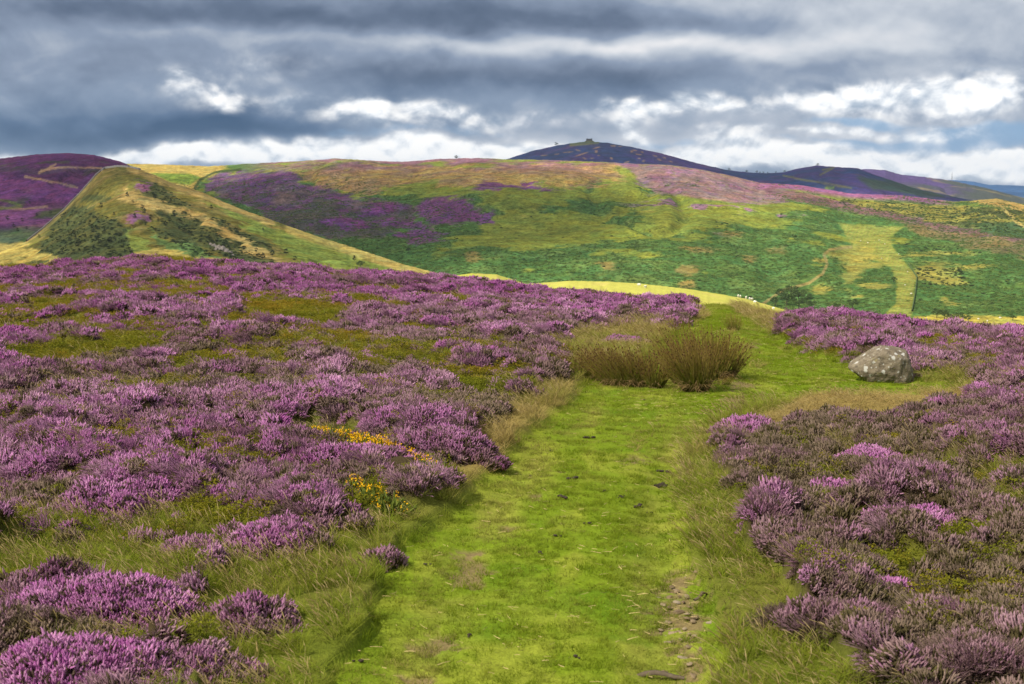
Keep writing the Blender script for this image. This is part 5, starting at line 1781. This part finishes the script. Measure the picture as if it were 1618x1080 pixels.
# the soft grey deck: dark and lighter masses
deck = total([(300, 10, 620, 34, -.20), (820, 30, 420, 20, -.20), (1400, 0, 320, 34, .24), (900, 68, 260, 13, .30), (1150, 78, 200, 20, .20), (200, 95, 420, 34, -.04), (850, 128, 340, 30, -.24), (600, 112, 160, 26, -.04),
              (120, 205, 330, 36, -.42), (420, 195, 170, 24, -.24), (880, 190, 300, 16, .02), (1480, 60, 280, 34, .20), (1420, 95, 200, 14, -.06), (430, 60, 260, 14, .10), (1250, 190, 400, 20, .12), (500, 90, 120, 16, .06), (650, 222, 520, 14, .22), (1300, 225, 400, 26, .16), (1400, 120, 260, 20, .10)])
n_tex = g.noise(cv, .42, 5, .52, dist=.4)
bright = g.math('ADD', deck, .44)
bright = g.math('ADD', bright, g.math('MULTIPLY', g.math('SUBTRACT', n_tex, .5), .55))
bright = g.math('ADD', bright, g.math('MULTIPLY', g.math('SUBTRACT', b0, b1), .10))
bright = g.math('ADD', bright, g.math('MULTIPLY', g.math('SUBTRACT', b0, .52), .10))
deckc = g.ramp(bright, [(0.0, (0.040, 0.090, 0.175)), (.2, (0.092, 0.155, 0.260)), (.42, (0.21, 0.28, 0.39)), (.66, (0.47, 0.51, 0.58)), (.9, (0.76, 0.77, 0.79))])
deckn = g.ramp(bright, [(0.0, (0.058, 0.088, 0.145)), (.2, (0.112, 0.152, 0.228)), (.42, (0.228, 0.285, 0.385)), (.66, (0.50, 0.54, 0.60)), (.9, (0.78, 0.77, 0.78))])
deckc = g.mix(g.maprange(wv, 2.2, 4.6, 0, 1, True), deckc, deckn)
# gaps of blue sky low on the right and in the middle
gap = total([(1560, 203, 150, 16, 1.1), (1330, 188, 90, 9, .9), (1430, 224, 180, 8, .9), (640, 205, 260, 10, .5), (1000, 222, 220, 12, .6), (1500, 120, 100, 10, .4)])
gap = g.maprange(g.math('ADD', gap, g.math('MULTIPLY', g.math('SUBTRACT', n_fine, .5), 1.1)), .30, .85, 0, .9, True)
blue = g.mix(.8, g.mix(1.0, sky.outputs[0], (.1, .1, .1), 'MULTIPLY'), (.13, .30, .56))
base_c = g.mix(gap, deckc, blue)


# white cumulus in front of the deck
puffs = total([(300, 140, 70, 22, .62), (365, 160, 50, 14, .4), (430, 105, 50, 26, .22), (590, 174, 70, 13, .62), (680, 182, 70, 14, .58), (760, 196, 80, 12, .35), (470, 160, 60, 16, .25), (1010, 172, 70, 12, .55), (1100, 172, 70, 14, .55), (900, 185, 120, 10, .25),
               (1260, 158, 70, 20, .70), (1340, 150, 60, 18, .6), (1430, 165, 90, 24, .60), (1560, 150, 80, 28, .85), (1300, 204, 150, 9, .45), (1490, 205, 80, 9, .35), (480, 242, 280, 17, 1.1), (300, 247, 140, 12, .8), (640, 226, 110, 13, .6), (760, 240, 120, 13, .8), (560, 215, 90, 9, .4),
               (990, 205, 26, 15, .75), (1110, 240, 110, 15, .55), (1250, 250, 240, 18, .95), (1500, 255, 220, 24, 1.0), (20, 247, 60, 8, .5), (1170, 215, 60, 12, .4), (1600, 235, 70, 10, .5), (830, 230, 60, 8, .3)])
amp = g.maprange(puffs, .02, .40, 0, 1.5)
dens = g.math('ADD', puffs, g.math('MULTIPLY', g.math('SUBTRACT', b0, .52), amp))
pm_ = g.maprange(dens, .02, .80, 0, .96, True)
shade = g.math('ADD', .62, g.math('MULTIPLY', g.math('SUBTRACT', b0, b1), 2.2))
shade = g.math('ADD', shade, g.math('MULTIPLY', puffs, .22))
puffc = g.ramp(shade, [(.2, (0.42, 0.50, 0.60)), (.5, (0.66, 0.71, 0.77)), (.8, (0.93, 0.94, 0.95)), (1, (1.0, .99, .97))])
final = g.mix(1.0, g.mix(pm_, base_c, puffc), (8.8, 8.8, 8.8), 'MULTIPLY')
hi = g.maprange(eld, 11, 24, 0, .8)
final = g.mix(hi, final, g.mix(g.maprange(n_tex, .4, .6, .75, 1), sky.outputs[0], (5.3, 5.15, 4.9)))
bg = g.n('ShaderNodeBackground'); g.l(final, bg.inputs[0]); bg.inputs[1].default_value = 0.1
wo = g.n('ShaderNodeOutputWorld'); g.l(bg.outputs[0], wo.inputs[0])


def cloud_mat(name, dens):
    m, nt = new_mat(name); q = NT(nt)
    tc = q.n('ShaderNodeTexCoord').outputs['Object']
    s = q.n('ShaderNodeSeparateXYZ'); q.l(tc, s.inputs[0])
    r2 = q.math('SQRT', q.math('ADD', q.math('MULTIPLY', s.outputs[0], s.outputs[0]), q.math('MULTIPLY', s.outputs[1], s.outputs[1])))
    nz = q.noise(tc, 2.2, 5, .6)
    v = q.math('ADD', q.math('SUBTRACT', 1.0, r2), q.math('MULTIPLY', q.math('SUBTRACT', nz, .5), .9))
    a = q.maprange(v, .02, .42, 0, dens, True)
    tr = q.n('ShaderNodeBsdfTransparent')
    df = q.n('ShaderNodeBsdfTranslucent'); df.inputs[0].default_value = (.9, .9, .9, 1)
    mx = q.n('ShaderNodeMixShader'); q.l(a, mx.inputs[0]); q.l(tr.outputs[0], mx.inputs[1]); q.l(df.outputs[0], mx.inputs[2])
    o = q.n('ShaderNodeOutputMaterial'); q.l(mx.outputs[0], o.inputs[0])
    return m


def cloud(x, y, z, rx, ry, dens, alt=950.0, rot=0.0):
    """a flat bottomed cumulus high above; its shade falls round the point (x, y, z)"""
    bm = bmesh.new()
    bmesh.ops.create_icosphere(bm, subdivisions=5, radius=1)
    V = np.array([v.co[:] for v in bm.verts]); Fc = np.array([[v.index for v in f.verts] for f in bm.faces]); bm.free()
    lum = 1 + .14 * fbm(V[:, 0] * 3 + V[:, 2] * 2, V[:, 1] * 3 - V[:, 2], 3, int(abs(x)) % 50)
    V = V * lum[:, None]
    V[:, 2] = np.where(V[:, 2] < 0, V[:, 2] * .25, V[:, 2])
    t = (alt - z) / TO_SUN.z
    o = link('cloud', mk_mesh('cloud', V, Fc, mats=[cloud_mat('cloud_vapour', dens)]), (x + TO_SUN.x * t, y + TO_SUN.y * t, alt), rot, (rx, ry, min(rx, ry) * .35))
    return tag(o, kind='structure')


cloud(0, 20, 0, 330, 210, .13)                    # thin cloud over the moor itself
x, y, z = MAIN.pick(490, 345); cloud(x, y, z, 520, 560, .58)
x, y, z = DOME.pick(20, 300); cloud(x - 120, y + 80, z, 420, 520, .50)
x, y, z = FAMAU.pick(1000, 250); cloud(x, y + 300, z, 1300, 1100, .72, 1500)
x, y, z = FAMAU.pick(1400, 290); cloud(x + 200, y + 100, z, 800, 800, .5, 1500)
x, y, z = LEFT.pick(200, 360); cloud(x, y - 20, z, 230, 230, .26)

# ------------------------------------------------------------------ the air
bm = bmesh.new()
bmesh.ops.create_cube(bm, size=1)
me = bpy.data.meshes.new('haze'); bm.to_mesh(me); bm.free()
m, nt = new_mat('haze_air'); q = NT(nt)
pv = q.n('ShaderNodeVolumePrincipled')
pv.inputs['Color'].default_value = (.62, .78, 1.0, 1)
pv.inputs['Density'].default_value = 3.0e-5
pv.inputs['Anisotropy'].default_value = .2
o_ = q.n('ShaderNodeOutputMaterial'); q.l(pv.outputs[0], o_.inputs['Volume'])
me.materials.append(m)
hz = link('haze', me, (0, 0, 35.0), 0, (29000, 29000, 350))
tag(hz, kind='stuff')

# ------------------------------------------------------------------ camera and render settings
cam = bpy.data.cameras.new('camera')
cam.lens = 50; cam.sensor_width = 36
cam.clip_end = 40000
cam.dof.use_dof = True
cam.dof.focus_distance = 30
cam.dof.aperture_fstop = 4.5
co = bpy.data.objects.new('camera', cam)
C.objects.link(co)
co.location = (0, 0, CH)
co.rotation_euler = (math.pi / 2 - PIT, 0, 0)
sc.camera = co
sc.view_settings.view_transform = 'Standard'
sc.view_settings.look = 'None'
sc.view_settings.exposure = 0.45
sc.view_settings.gamma = 1
sc.cycles.use_denoising = True
sc.cycles.max_bounces = 6
sc.cycles.transparent_max_bounces = 12
sc.cycles.volume_bounces = 0
